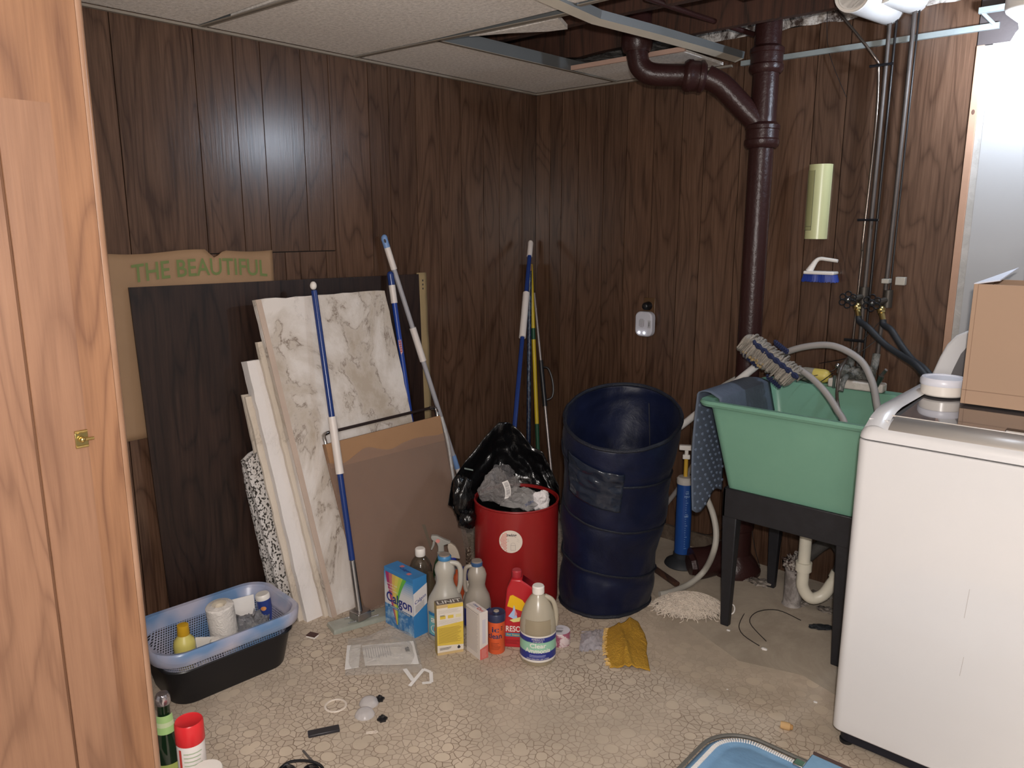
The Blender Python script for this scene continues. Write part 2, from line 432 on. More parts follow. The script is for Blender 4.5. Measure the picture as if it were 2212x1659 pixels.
# angle trim where the ceiling once met the wall
GALV = M('galvanised_grey', (.115, .12, .12), .5, .1)
gt = struct('trim_2', MB().box((1.10, -.014, 2.120), (2.01, 0, 2.139)), M('painted_angle', (.24, .265, .26), .6, var=.2, vs=30), 'pale grey metal wall angle across the upper paneling', 'trim')
t3 = MB(); t3.tube([(1.995, -.012, 2.134), (1.955, -.03, 2.178)], .006, 6); t3.box((1.95, -.04, 2.17), (2.6, -.02, 2.188))
struct('trim_3', t3, MATS['painted_angle'], 'pale blue-grey angle bar stepping up above the lamp', 'trim', smooth=False)
struct('trim_4', MB().box((.0, -3.6, 2.122), (.016, 0, 2.13)), M('angle_tan', (.22, .19, .155), .7), 'thin tan wall angle along the left wall ceiling', 'trim', smooth=False)
struct('trim_5', MB().box((.0, -.016, 2.122), (1.06, 0, 2.13)), MATS['angle_tan'], 'thin tan wall angle along the back wall ceiling', 'trim', smooth=False)
# suspended ceiling
ce = struct('ceiling', None, None, 'suspended ceiling of white fissured tiles with an open bay showing joists', 'ceiling')
def tile(x0, y0, x1, y1, z=2.132, sag=.0008, thick=.012):
    mb = MB()
    mb.grid(lambda u, v: (x0+(x1-x0)*u, y0+(y1-y0)*v, z-sag*math.sin(math.pi*u)*math.sin(math.pi*v)), 8, 8)
    build('tile', mb, CEIL, ce, solid=thick, smooth=False)
R_ = [-3.6, -2.97, -2.36, -1.76, -1.105]
for a, b_ in zip(R_[:-1], R_[1:]):
    tile(.01, a+.008, 1.06, b_-.008, 2.14)
    if a < -2.3: tile(1.08, a+.008, 2.2, b_-.008, 2.14); tile(2.22, a+.008, 3.4, b_-.008, 2.14)
tile(1.09, -1.75, 1.5, -1.12, 2.145)
tile(.008, -1.095, .462, -.008, 2.14)
tile(.49, -.338, 1.02, -.008, 2.14, .001)
mb = MB(); mb.box((.478, -.348, 2.134), (1.03, -.336, 2.152))
build('cut_edge', mb, M('tile_cut_edge', (.46, .30, .235), .9), ce, smooth=False, label='pinkish cut edge of a ceiling tile')
br = [ZP(1014, 79, 2.142), ZP(1110, 62, 2.142), ZP(1206, 40, 2.142), ZP(1226, 63, 2.142), ZP(1185, 68, 2.142), ZP(1100, 72, 2.142)]
mb = MB().prism(br, (0, 0, .015)); build('tile', mb, CEIL, ce, smooth=False, label='broken remnant of a ceiling tile')
TAN = M('grid_tan', (.25, .215, .175), .6); CREAM = M('grid_cream', (.50, .44, .355), .45)
def tbar(p, q, fl=.012, web=.03, mat=TAN, name='ceiling_grid_bar'):
    p, q = Vector(p), Vector(q); d = (q-p).normalized(); s_ = Vector((-d.y, d.x, 0))*fl
    mb = MB(); up = Vector((0, 0, .002)); wv = Vector((0, 0, web)); t = s_.normalized()*.0012
    mb.hexa([p-s_, q-s_, q+s_, p+s_], [p-s_+up, q-s_+up, q+s_+up, p+s_+up], mat)
    mb.hexa([p-t, q-t, q+t, p+t], [p-t+wv, q-t+wv, q+t+wv, p+t+wv], GALV)
    build(name, mb, None, ce, smooth=False)
tbar((0, -1.762, 2.128), (1.07, -1.70, 2.128)); tbar((0, -1.13, 2.128), (1.06, -1.07, 2.128))
tbar((0, -2.36, 2.128), (3.4, -2.36, 2.128)); tbar((0, -2.97, 2.128), (3.4, -2.97, 2.128))
tbar((.462, -1.10, 2.128), (.492, -.01, 2.128), .009, .05)
tbar((1.09, -1.10, 2.135), (1.9, -1.06, 2.15), .010, .03)
# loose sagging main runner over the open bay
rp = [ZP(1150, -14, 2.120), ZP(1230, 22, 2.120), ZP(1292, 49, 2.122), ZP(1420, 82, 2.126), ZP(1500, 104, 2.13), ZP(1601, 133, 2.132)]
mb = MB()
for p, q in zip(rp[:-1], rp[1:]):
    a1 = Vector((-.026, 0, 0)); b1 = Vector((.010, 0, .010)); c1 = Vector((.014, 0, .036)); up = Vector((-.0006, 0, .0018)); sx_ = Vector((-.0018, 0, 0))
    mb.hexa([p+a1, q+a1, q+b1, p+b1], [p+a1+up, q+a1+up, q+b1+up, p+b1+up], CREAM)
    mb.hexa([p+b1+sx_, q+b1+sx_, q+b1, p+b1], [p+c1+sx_, q+c1+sx_, q+c1, p+c1], GALV)
build('loose_grid_runner', mb, None, ce, smooth=False, label='sagging cream grid runner with grey web')
# joists and subfloor
for i, y in enumerate((-.29, -.70, -1.11, -1.52, -1.93)):
    mb = MB(); n = 26; rs = []
    for k in range(n+1):
        x = -.05+3.5*k/n; w1 = .008*noise.noise(Vector((x*3, y*5, 0)))+(-.012 if i == 0 and .45 < x < .6 else 0)
        rs.append([(x, y+.02, 2.205+w1), (x, y-.02, 2.203+w1), (x, y-.02, 2.41), (x, y+.02, 2.41)])
    mb.rings(rs)
    build('joist', mb, JOIST, ce, smooth=False)
build('subfloor', MB().box((-.06, -3.7, 2.41), (3.5, .06, 2.45)), M('subfloor_dark', (.045, .022, .014), .9, bmp=.3), ce, smooth=False)
mb = MB().box((1.35, -.62, 2.22), (1.62, -.53, 2.26)); build('blocking', mb, JOIST, ce, smooth=False)
ins = MB().grid(lambda u, v: (.02+.95*u, -.27+.262*v, 2.225+.012*noise.noise(Vector((u*14, v*6, 2)))), 40, 8)
build('insulation', ins, blotch('grey_insulation', (.10, .085, .075), (.36, .34, .32), 16, .95, .9, .4, .6), ce)

# ================================================================ door at the left (foreground)
DX = 1.0
dr = struct('door_1', None, None, 'open light brown wood-grain closet door in the left foreground', 'door')
DOORP = DOORW
ye = -2.503
gy = -2.672
for a, b_ in ((-2.95, gy-.0025), (gy+.0025, ye-.016)):
    mb = MB(); mb.box((DX-.006, a, .06), (DX, b_, 2.1)); build('door_board', mb, DOORP, dr, smooth=False, bevel=.001, bseg=1)
mb = MB().box((DX-.036, -2.95, .06), (DX-.006, ye-.012, 2.1)); build('door_core', mb, M('door_groove', (.13, .06, .03), .8), dr, smooth=False)
rs = []
for z in (.06, 2.1):
    ring = [(DX-.036, ye-.014, z), (DX-.0, ye-.016, z)]
    for k in range(7):
        a = math.pi/2*k/6; ring.append((DX-.013+.014*math.cos(a), ye-.012+.012*math.sin(a), z))
    ring.append((DX-.036, ye, z)); rs.append(ring)
build('edge_trim', MB().rings(rs), wood('door_trim_wood', (.26, .14, .08), (.36, .215, .14), (.44, .29, .20), .28, 3, .3), dr)
# patch strip on the door face
for q0_, q1_ in ((-2.95, gy-.003), (gy+.003, -2.581)):
  mb = MB().box((DX, q0_, .06), (DX+.0012, q1_, 1.695)); build('veneer_patch', mb, wood('patch_wood', (.17, .085, .050), (.25, .132, .078), (.30, .168, .102), .4, 5, .6), dr, smooth=False)
# brass latch
la = thing('door_latch', 'small square brass cupboard latch on the light brown door', 'latch', (DX+.0012, -2.593, 1.06))
mb = MB(); mb.box((0, -.012, -.018), (.003, .012, .018)); build('latch_plate', mb, BRASS, la, bevel=.001)
mb = MB(); mb.tube([(.003, -.012, .015), (.003, .011, .015)], .0025, 8); mb.tube([(.003, -.012, -.015), (.003, .011, -.015)], .0025, 8); build('latch_rim', mb, BRASS, la)
mb = MB(); mb.tube([(.006, -.006, -.001), (.006, .021, -.001)], .0032, 10); mb.ball((.008, -.001, 0), .006); build('latch_bolt', mb, BRASS, la)

# ================================================================ things against the left wall
# kraft paper behind the boards
def kp(u, v):
    y = -2.16+.615*u; top = 1.392-.03*max(0, 1-abs(u-.63)*18)-.006*math.sin(u*9)
    z = .77+(top-.77)*v
    return (.007+.004*noise.noise(Vector((u*6, v*5, 0)))+.003, y, z)
KRAFT = M('kraft_paper', (.275, .170, .095), .7, var=.15, vs=5, bmp=.25, bs=9)
kr = thing('kraft_paper_package', 'brown kraft paper sheet with faded green lettering tucked behind the dark board', 'paper', (0, -2.16, .77))
build('paper_sheet', MB().grid(kp, 40, 24), KRAFT, kr, world=True, solid=.0012)
GRN = M('faded_green_print', (.125, .165, .055), .8)
def gfn(u, v): return (.016, -2.07+u, 1.282+v+.03*(u/.5)*(1-u/.5)*2)
mb = MB(); mb.text('THE BEAUTIFUL', gfn, .005, .012, .058, GRN, align='LEFT', w=.49, bold=.03)
build('printed_lettering', mb, None, kr, world=True, smooth=False)
# dark wood board leaning flat on wall
db = thing('dark_wood_board', 'large dark brown wood-grain board standing against the left wall behind the white ceiling tiles', 'board', (.02, -2.08, 0))
xs = lambda z: .055-.035*z/1.28
mb = MB(); lo = [(xs(0), -2.06, 0), (xs(0)+.006, -2.06, 0), (xs(0)+.006, -.835, 0), (xs(0), -.835, 0)]
hi = [(xs(1.28), -2.083, 1.281), (xs(1.28)+.006, -2.083, 1.281), (xs(1.28)+.006, -.835, 1.27), (xs(1.28), -.835, 1.27)]
build('board_face', MB().hexa(lo, hi), DARKW, db, world=True, smooth=False)
ce_ = thing('cardboard_edge_strip', 'narrow torn strip of tan cardboard at the right edge of the dark board', 'cardboard', (.03, -.83, 0))
def cs(u, v):
    z = 1.275*v; w = .055+.010*noise.noise(Vector((v*9, 1, 0)))
    return (.046-.033*v, -.836+w*u, z)
build('cardboard_strip', MB().grid(cs, 3, 40), M('strip_tan', (.32, .23, .115), .85), ce_, world=True, solid=.004)
mb = MB(); f_ = lambda u, v: (.018, -.805+u, 1.20+v)
for k in range(3): mb.rect(f_, -.003, k*.018, .003, k*.018+.008, INK)
build('ink_mark', mb, None, ce_, world=True, smooth=False)

# ---- used ceiling tiles leaning in a stack
def leaning(name, label, tl, bl, w, th, mat, cat='ceiling tile', chip=None, tilt=0):
    """tl, bl: top-left and bottom-left front corners; w along the wall; th thickness"""
    tl, bl = Vector(tl), Vector(bl); r = thing(name, label, cat, tuple(bl), group=None)
    wv = Vector((0, w, tilt)); up = (tl-bl).normalized(); nn = wv.cross(up).normalized()
    if nn.x < 0: nn = -nn
    nx, nz = 14, 28; mb = MB()
    def fr(u, v):
        p = bl+(tl-bl)*v+wv*u
        e = .004*noise.noise(p*40)
        if chip and u < chip[0] and v > 1-chip[1]*(1-u/chip[0]): p = bl+(tl-bl)*(1-chip[1]*(1-u/chip[0]))+wv*u
        return p+up*(e if v in (0, 1) else 0)+Vector((0, e if u in (0, 1) else 0, 0))
    F = [[fr(i/nx, j/nz) for i in range(nx+1)] for j in range(nz+1)]
    vs = [p for row in F for p in row]; n0 = len(vs)
    vs += [p-nn*th for p in vs]
    q = lambda i, j: j*(nx+1)+i
    fs = []
    for j in range(nz):
        for i in range(nx):
            fs.append((q(i, j), q(i+1, j), q(i+1, j+1), q(i, j+1))); fs.append((n0+q(i, j+1), n0+q(i+1, j+1), n0+q(i+1, j), n0+q(i, j)))
    for j in range(nz):
        for i, fl_ in ((0, 0), (nx, 1)):
            a = (q(i, j), q(i, j+1), n0+q(i, j+1), n0+q(i, j)); fs.append(a if fl_ else a[::-1])
    for i in range(nx):
        for j, fl_ in ((0, 0), (nz, 1)):
            a = (q(i, j), q(i+1, j), n0+q(i+1, j), n0+q(i, j)); fs.append(a[::-1] if fl_ else a)
    mb.add(vs, fs)
    build('panel', mb, mat, r, world=True, smooth=True, ang=30)
    return r, fr, nn
T1 = stained_tile('tile_stained', (.66, .61, .57), .8)
T2 = stained_tile('tile_clean', (.70, .66, .64), .10)
T3 = stained_tile('tile_speckled', (.55, .52, .50), .2, dots=True)
T4 = stained_tile('tile_yellowed', (.60, .53, .45), .3)
def LP(px, py, Xb, Xt, zt):
    d = ray(px, py); k = (Xt-Xb)/zt; t = (Xb+k*CAM.z-CAM.x)/(d.x-k*d.z); return CAM+d*t
def lean2(lab, Xb, Xt, zt, tl, p2, w, th, mat, **kw):
    a = LP(*tl, Xb, Xt, zt); b = LP(*p2, Xb, Xt, zt); f = (a.z-.001)/(a.z-b.z); bl = a+(b-a)*f
    return leaning('used_ceiling_tile', lab, a, bl, w, th, mat, **kw)
r1, fr1, nn1 = lean2('tallest water-stained ceiling tile, frontmost of the leaning stack', .298, .112, 1.218, (550, 648), (714, 1325), .59, .018, T1)
lean2('slightly lower ceiling tile just behind the tallest stained one', .276, .113, 1.06, (556, 740), (700, 1325), .56, .014, T4)
lean2('clean white thick ceiling tile showing a broad strip left of the stained one', .258, .106, .996, (533, 781), (662, 1335), .56, .022, T2)
lean2('thin yellowed ceiling tile leaning behind the clean white one', .231, .100, .870, (530, 858), (631, 1281), .5, .010, T4)
lean2('shortest ceiling tile, speckled black with mold, hindmost of the stack', .212, .100, .655, (526, 985), (592, 1235), .45, .016, T3, chip=(.10, .04))
mb = MB(); w3 = Vector((0, .59, 0))
a_ = fr1(.0, .0)+nn1*.003; b_ = fr1(0, 1)+nn1*.003
mb.hexa([a_, a_+Vector((.0, .022, 0)), b_+Vector((0, .022, 0)), b_], [a_+nn1*.003, a_+Vector((0, .022, 0))+nn1*.003, b_+Vector((0, .022, 0))+nn1*.003, b_+nn1*.003], M('tile_rebate', (.46, .36, .295), .9, bmp=.3))
build('rebated_edge', mb, None, r1, world=True, smooth=False, label='pinkish brown rebated edge')
leaning('used_ceiling_tile', 'slightly lower ceiling tile just behind the tallest stained one', (.075, -1.671, 1.06), (.245, -1.570, .001), .56, .014, T4)
leaning('used_ceiling_tile', 'clean white thick ceiling tile showing a broad strip left of the stained one', (.070, -1.722, .996), (.225, -1.640, .001), .56, .022, T2)
leaning('used_ceiling_tile', 'thin yellowed ceiling tile leaning behind the clean white one', (.052, -1.730, .870), (.180, -1.662, .001), .5, .010, T4)
leaning('used_ceiling_tile', 'shortest ceiling tile, speckled black with mold, hindmost of the stack', (.045, -1.752, .655), (.135, -1.700, .001), .45, .016, T3, chip=(.10, .05))

# ---- plastic-wrapped cardboard with handle frame
cb = thing('wrapped_cardboard_panel', 'brown cardboard panel in clear plastic with a metal tube handle, leaning on the stained tile', 'panel', (.36, -1.44, 0))
TLc, TRc, BLc, BRc = [Vector(p) for p in ((.235, -1.513, .670), (.235, -.918, .674), (.352, -1.440, .002), (.385, -.905, .002))]
def cf(u, v, d=0):
    p = BLc*(1-u)*(1-v)+BRc*u*(1-v)+TLc*(1-u)*v+TRc*u*v
    return p+Vector((.97, 0, .23))*d
CARD = M('brown_cardboard', (.235, .135, .075), .75, var=.18, vs=4, bmp=.15, bs=12)
mb = MB(); mb.hexa([cf(0, 0, -.012), cf(1, 0, -.012), cf(1, 0, 0), cf(0, 0, 0)], [cf(0, 1, -.012), cf(1, 1, -.012), cf(1, 1, 0), cf(0, 1, 0)])
build('cardboard_sheet', mb, CARD, cb, world=True, smooth=False)
mb = MB(); mb.grid(lambda u, v: cf(.005+.99*u, .86+.14*v+(-.02*u if v == 0 else 0), .0035), 12, 2)
build('top_flap', mb, M('tan_cardboard', (.33, .185, .095), .7, var=.12), cb, world=True, solid=.003, smooth=False)
def pf(u, v):
    p = cf(-.025+1.05*u, .90*v+.04*noise.noise(Vector((u*5, 0, 9))) if v == 1 else .90*v, .008)
    return p+Vector((1, 0, 0))*(.005*noise.noise(Vector((u*7, v*5, 3)))+.007)
build('plastic_wrap', MB().grid(pf, 40, 30), film('wrap_film', (.52, .40, .34), .80, .16, .35, 14), cb, world=True)
mb = MB().tube([cf(1.0, .99, .01), cf(1.005, .8, .016), cf(1.0, .6, .012), cf(1.008, .45, .01)], .006, 6, smooth=4)
build('plastic_fold', mb, film('fold_film', (.8, .8, .8), .35, .08, .8, 60), cb, world=True)
h0, h1 = cf(.02, 1.0, -.006), cf(.985, 1.0, -.006); uph = Vector((-.02, .004, .036))
mb = MB().tube([h0+Vector((0, 0, -.04)), h0+Vector((0, 0, .0)), h0+uph*.8, h0+uph+Vector((0, .02, 0))], .008, 10, smooth=3)
mb.tube([h1+Vector((0, 0, -.04)), h1, h1+uph*.8, h1+uph+Vector((0, -.03, 0))], .008, 10, smooth=3)
build('chrome_corner', mb, CHROME, cb, world=True)
mb = MB().tube([h0+uph+Vector((0, .018, 0)), h1+uph+Vector((0, -.028, 0))], .0062, 10)
build('handle_bar', mb, M('dark_steel_bar', (.045, .03, .028), .3, .6), cb, world=True)
mb = MB(); f_ = lambda u, v: cf(.62+u, .22+v, .0125)
mb.poly(f_, [(0, .16), (.03, .155), (.055, 0), (.03, 0)], M('green_tape', (.13, .12, .06), .6))
build('tape_mark', mb, None, cb, world=True, smooth=False)

# ================================================================ poles leaning on the left wall
BLUE = M('blue_enamel', (.013, .035, .16), .25, var=.05); BLUE2 = M('bright_blue_plastic', (.015, .05, .28), .35, var=.05)
SLV = M('white_plastic_sleeve', (.66, .60, .56), .4); LBL = M('pale_blue_plastic', (.16, .27, .50), .4)
# sponge mop in front
a, b_ = Vector((.405, -1.508, .045)), Vector((.132, -1.455, 1.258))
mp = thing('flat_head_mop', 'dark blue handled mop with flat grey head, leaning in front of the stained tile', 'mop', (.405, -1.508, 0))
mb = MB(); seg_tube(mb, a, b_, .16, .985, .0115); build('handle', mb, BLUE, mp, world=True)
mb = MB(); mb.ball(b_, .0125, sc=(1, 1, 1.3)); build('end_cap', mb, WHITE, mp, world=True)
mb = MB(); seg_tube(mb, a, b_, .425, .60, .0155); build('grip_sleeve', mb, SLV, mp, world=True)
mb = MB(); seg_tube(mb, a, b_, .0, .16, .0125, r2=.011); mb.box((.375, -1.535, .02), (.435, -1.475, .05)); build('ferrule', mb, STEEL, mp, world=True, bevel=.003)
hd = Vector((.28, .96, 0)); sd = Vector((.96, -.28, 0)); c0 = Vector((.405, -1.50, .0))
GLS = M('grey_green_mop_plate', (.30, .315, .27), .2, var=.25, vs=25, trans=.15)
mb = MB(); mb.hexa([c0-hd*.125-sd*.045, c0+hd*.125-sd*.045, c0+hd*.125+sd*.045, c0-hd*.125+sd*.045], [p+Vector((0, 0, .018)) for p in (c0-hd*.12-sd*.035, c0+hd*.12-sd*.035, c0+hd*.12+sd*.038, c0-hd*.12+sd*.038)])
build('mop_head', mb, GLS, mp, world=True, bevel=.004)
mb = MB()
for s_ in (-.02, .02): mb.tube([c0+sd*s_-hd*.06+Vector((0, 0, .02)), c0+sd*s_+hd*.06+Vector((0, 0, .02))], .0028, 6)
build('wire_clamp', mb, CHROME, mp, world=True)
# blue pole
a, b_ = Vector((.245, -1.00, .03)), Vector((.055, -1.022, 1.29))
p2 = thing('blue_broom_handle', 'bright blue pole with a white band and red sticker, leaning right of the stained tile', 'pole', (.245, -1.0, 0))
mb = MB(); seg_tube(mb, a, b_, 0, .92, .0115); build('shaft', mb, BLUE2, p2, world=True)
mb = MB(); seg_tube(mb, a, b_, .895, .955, .0142); build('band', mb, SLV, p2, world=True, label='white band')
mb = MB(); seg_tube(mb, a, b_, .955, .99, .0145); mb.ball(lerp(a, b_, .99), .0145); build('end_cap', mb, BLUE, p2, world=True)
def onpole(a, b_, t, r, ang0=0):
    ax = (b_-a).normalized(); L = (b_-a).length; toc = (CAM-a); toc = (toc-ax*toc.dot(ax)).normalized(); sd_ = ax.cross(toc)
    def f(u, v):
        th = u/r+ang0; return lerp(a, b_, t)+ax*v+(toc*math.cos(th)-sd_*math.sin(th))*(r+.0006)
    return f
f_ = onpole(a, b_, .745, .0118); mb = MB()
mb.poly(f_, [(-.007, .035), (.005, .035), (.006, .01), (.002, -.03), (-.006, -.02)], M('sticker_pink', (.55, .30, .27), .6, var=0))
mb.lines(f_, -.005, -.02, .004, .03, 5, M('sticker_red', (.35, .03, .03), .6, var=0), .5)
build('sticker', mb, None, p2, world=True, smooth=False)
# grey extension pole
a = Vector((.285, -.735, .02)); top = AP(828, 509, .03); mid = AP(984, 1000, .20)
a = top+(mid-top)*(top.z-.02)/(top.z-mid.z); b_ = top
p3 = thing('grey_extension_pole', 'long light grey pole with pale blue tip, crossing in front of the bright blue pole', 'pole', tuple(a))
mb = MB(); seg_tube(mb, a, b_, .30, .90, .0105); build('shaft', mb, M('grey_enamel', (.33, .32, .34), .4), p3, world=True)
mb = MB(); seg_tube(mb, a, b_, .90, .965, .0135); build('top_sleeve', mb, SLV, p3, world=True)
mb = MB(); seg_tube(mb, a, b_, .965, .99, .0138); mb.ball(lerp(a, b_, .99), .0138, sc=(1, 1, 1.4)); build('hanging_tip', mb, LBL, p3, world=True)
mb = MB(); mb.poly(onpole(a, b_, .985, .0142), [(.005*math.cos(k*math.pi/4), .009*math.sin(k*math.pi/4)) for k in range(8)], INK); build('hanging_hole', mb, None, p3, world=True)
t1_, t0_ = (AP(892, 710, .12).z-a.z)/(b_.z-a.z), (AP(915, 782, .14).z-a.z)/(b_.z-a.z)
mb = MB(); seg_tube(mb, a, b_, t0_, t1_, .0150); build('lock_sleeve', mb, SLV, p3, world=True)
t1_, t0_ = (AP(978, 985, .2).z-a.z)/(b_.z-a.z), (AP(990, 1010, .2).z-a.z)/(b_.z-a.z)
mb = MB(); seg_tube(mb, a, b_, t0_, t1_, .013); build('blue_collar', mb, LBL, p3, world=True)
mb = MB(); seg_tube(mb, a, b_, 0, .30, .0115); build('lower_shaft', mb, SLV, p3, world=True)

# ================================================================ poles in the corner
a, b_ = Vector((.60, -.89, .30)), Vector((.058, -.105, 1.41))
p4 = thing('blue_mop_pole', 'dark blue pole with white tip and white sleeve standing in the red bin', 'pole', (.60, -.89, .25))
mb = MB(); seg_tube(mb, a, b_, 0, .93, .0105); build('shaft', mb, BLUE, p4, world=True)
mb = MB(); seg_tube(mb, a, b_, .93, .985, .0135); mb.ball(lerp(a, b_, .985), .0135, sc=(1, 1, 1.3)); build('tip', mb, SLV, p4, world=True)
mb = MB(); mb.poly(onpole(a, b_, .985, .0140), [(.004*math.cos(k*math.pi/4), .004+.006*math.sin(k*math.pi/4)) for k in range(8)], INK); build('hanging_hole', mb, None, p4, world=True)
mb = MB(); seg_tube(mb, a, b_, .60, .775, .0165); build('lock_sleeve', mb, SLV, p4, world=True)
YEL = M('yellow_enamel', (.55, .40, .02), .4); DGR = M('dark_green_band', (.012, .07, .035), .5)
a = Vector((.20, -.185, .01)); b_ = Vector((.016, -.055, 1.285))
p5 = thing('yellow_broom_handle', 'thin yellow pole with dark green bands in the corner', 'pole', tuple(a))
for s_, e_, m_ in ((0, .24, YEL), (.24, .36, DGR), (.36, .70, YEL), (.70, .745, DGR), (.745, 1, YEL)):
    mb = MB(); seg_tube(mb, a, b_, s_, e_, .0105); build('shaft' if m_ is YEL else 'green_band', mb, m_, p5, world=True)
a = Vector((.145, -.22, .01)); b_ = Vector((.026, -.075, 1.285))
p6 = thing('dark_speckled_handle', 'dark speckled navy pole with a tan end in the corner', 'pole', tuple(a))
mb = MB(); seg_tube(mb, a, b_, .25, .975, .0115); build('shaft', mb, blotch('speckled_navy', (.008, .014, .04), (.05, .09, .14), 70, .3, .1, .5, .6), p6, world=True)
mb = MB(); seg_tube(mb, a, b_, .975, 1, .012); seg_tube(mb, a, b_, 0, .25, .010); build('wooden_end', mb, M('pole_tan', (.25, .15, .09), .6), p6, world=True)
a = Vector((.345, -.235, .01)); b_ = Vector((.045, -.06, 1.14))
gr_ = lambda t: lerp(a, b_, t)
p7 = thing('silver_grabber_pole', 'slim silver pole with a black D-shaped grip leaning into the corner', 'pole', tuple(a))
mb = MB(); seg_tube(mb, a, b_, .20, .50, .0075); seg_tube(mb, a, b_, .69, 1, .0065); build('shaft', mb, M('dull_aluminium', (.30, .27, .26), .35, .7), p7, world=True)
mb = MB(); seg_tube(mb, a, b_, .50, .70, .0125); mb.tube([gr_(.67), gr_(.655)+Vector((.028, .02, .01)), gr_(.6)+Vector((.042, .03, 0)), gr_(.55)+Vector((.034, .025, -.01)), gr_(.525)], .0055, 8, smooth=5); build('grip', mb, BLACK, p7, world=True)
mb = MB(); seg_tube(mb, a, b_, 0, .20, .012); build('lower_end', mb, BLACK, p7, world=True)
# ================================================================ pipes
IRON = M('brown_painted_iron', (.030, .011, .010), .33, var=.2, vs=12, bmp=.18, bs=60, spec=.35)
SX, SY = 1.268, -.14
sp = thing('cast_iron_waste_pipe', 'thick dark brown painted waste pipe running from joists to floor with a side branch', 'pipe', (SX, SY, 0))
def hub(mb, c, ax, r, L, mat=None):
    ax = Vector(ax).normalized(); c = Vector(c)
    pts = [(0, r*.86), (.01, r), (.016, r*1.04), (.03, r*1.04), (.036, r*.97), (L*.8, r*.97), (L*.84, r*1.03), (L, r*1.03), (L+.012, r*.8)]
    mb.tube([c+ax*t for t, _ in pts], [q for _, q in pts], 24)
mb = MB(); mb.tube([(SX, SY, 0.28), (SX, SY, 1.81)], .047, 26); build('stack', mb, IRON, sp, world=True)
mb = MB(); hub(mb, (SX, SY, 1.775), (0, 0, 1), .064, .085); build('lower_collar', mb, IRON, sp, world=True)
mb = MB(); mb.tube([(SX, SY, 1.85), (SX, SY, 2.12)], .049, 26)
# branch: from elbow going right, then down into the wye
path = [ZP(1385, 96, 2.19), ZP(1387, 125, 2.13), ZP(1400, 152, 2.085), ZP(1440, 163, 2.065), ZP(1500, 163, 2.06), ZP(1540, 163, 2.06)]
E0 = Vector((.866, -.427, 2.17))
q0 = Vector((.868, -.425, 2.13)); q1 = Vector((.880, -.415, 2.085)); q2 = Vector((.920, -.388, 2.058))
q3 = Vector((1.035, -.307, 2.052)); q4 = Vector((1.085, -.272, 2.046)); q5 = Vector((1.135, -.236, 2.012)); q6 = Vector((1.195, -.192, 1.94)); q7 = Vector((1.245, -.157, 1.88)); q8 = Vector((1.268, -.14, 1.84))
mb.tube([q4, q5, q6, q7, q8], .044, 24, smooth=5)
build('wye_branch', mb, IRON, sp, world=True)
mb = MB(); mb.tube([E0, q0, q1, q2, q3+Vector((-.02, -.014, 0))], .042, 24, smooth=6); build('elbow', mb, IRON, sp, world=True)
mb = MB(); hub(mb, tuple(q3-Vector((.022, .015, 0))), q4-q3, .058, .075); build('branch_collar', mb, IRON, sp, world=True)
mb = MB(); mb.lathe([(.050, 0), (.060, .02), (.060, .085), (.055, .095), (.055, .30)], 24, T=Matrix.Translation(E0+Vector((0, 0, -.03)))); build('elbow_collar', mb, IRON, sp, world=True)
mb = MB(); hub(mb, (SX, SY, 2.05), (0, 0, 1), .062, .09); mb.tube([(SX, SY, 2.14), (SX, SY, 2.42)], .050, 24); build('upper_collar', mb, IRON, sp, world=True)
mb = MB(); mb.lathe([(.10, -.02), (.105, .02), (.085, .06), (.062, .09), (.062, .20), (.068, .205), (.068, .235), (.055, .25), (.047, .29)], 24, T=Matrix.Translation((SX, SY, 0)), wob=lambda a, k: .03*math.sin(a*3+k)); build('base_hub', mb, IRON, sp, world=True)
mb = MB(); c = Vector((1.20, -.24, .06)); mb.tube([(SX, SY, .10), c, c+Vector((-.05, -.06, -.01))], [.055, .065, .072], 20); mb.tube([c+Vector((-.048, -.058, -.01)), c+Vector((-.062, -.075, -.012))], [.05, .045], 8)
build('cleanout', mb, IRON, sp, world=True)
# thin rod pipe across joists
rt = thing('thin_dark_pipe', 'thin dark pipe running under the joists toward the thick waste pipe', 'pipe', (1.1, -.6, 2.19))
mb = MB().tube([ZP(1395, -6, 2.19), BP(1500, 32, -.40), BP(1640, 78, -.10)], .010, 10); build('tube', mb, IRON, rt, world=True)
# supply tubing
COP = M('dull_supply_tube', (.075, .062, .055), .5, .25, var=.35, vs=25); DKP = M('black_pipe', (.018, .016, .016), .35, .3)
def pipe(name, label, pts, r, mat, sm=4):
    o = thing(name, label, 'pipe', tuple(pts[0])); build('tube', MB().tube(pts, r, 12, smooth=sm), mat, o, world=True); return o
yb = -.035
s1 = pipe('copper_supply_tube', 'leftmost thin shiny supply tube of the paired pipes above the sink', [(1.640, yb, .93), (1.648, yb, 1.35), (1.648, yb-.005, 1.42), (1.655, yb, 1.8), (1.648, yb, 2.02), (1.632, yb-.02, 2.08), (1.50, yb-.06, 2.25)], .0052, M('shiny_tube', (.16, .13, .11), .22, .85))
s2 = pipe('copper_supply_tube', 'thicker grey supply pipe right beside the leftmost thin tube', [(1.668, yb, .93), (1.669, yb, 1.35), (1.671, yb, 1.8), (1.671, yb, 2.4)], .0075, COP)
s3 = pipe('black_supply_pipe', 'thin black pipe hugging the right of the paired supply pipes', [(1.683, -.02, .96), (1.686, -.02, 1.5), (1.690, -.02, 2.4)], .0045, DKP)
s4 = pipe('black_supply_pipe', 'single dark supply pipe standing alone, right of the paired pipes', [(1.737, yb, .99), (1.745, yb, 1.35), (1.752, yb, 2.4)], .0078, COP)
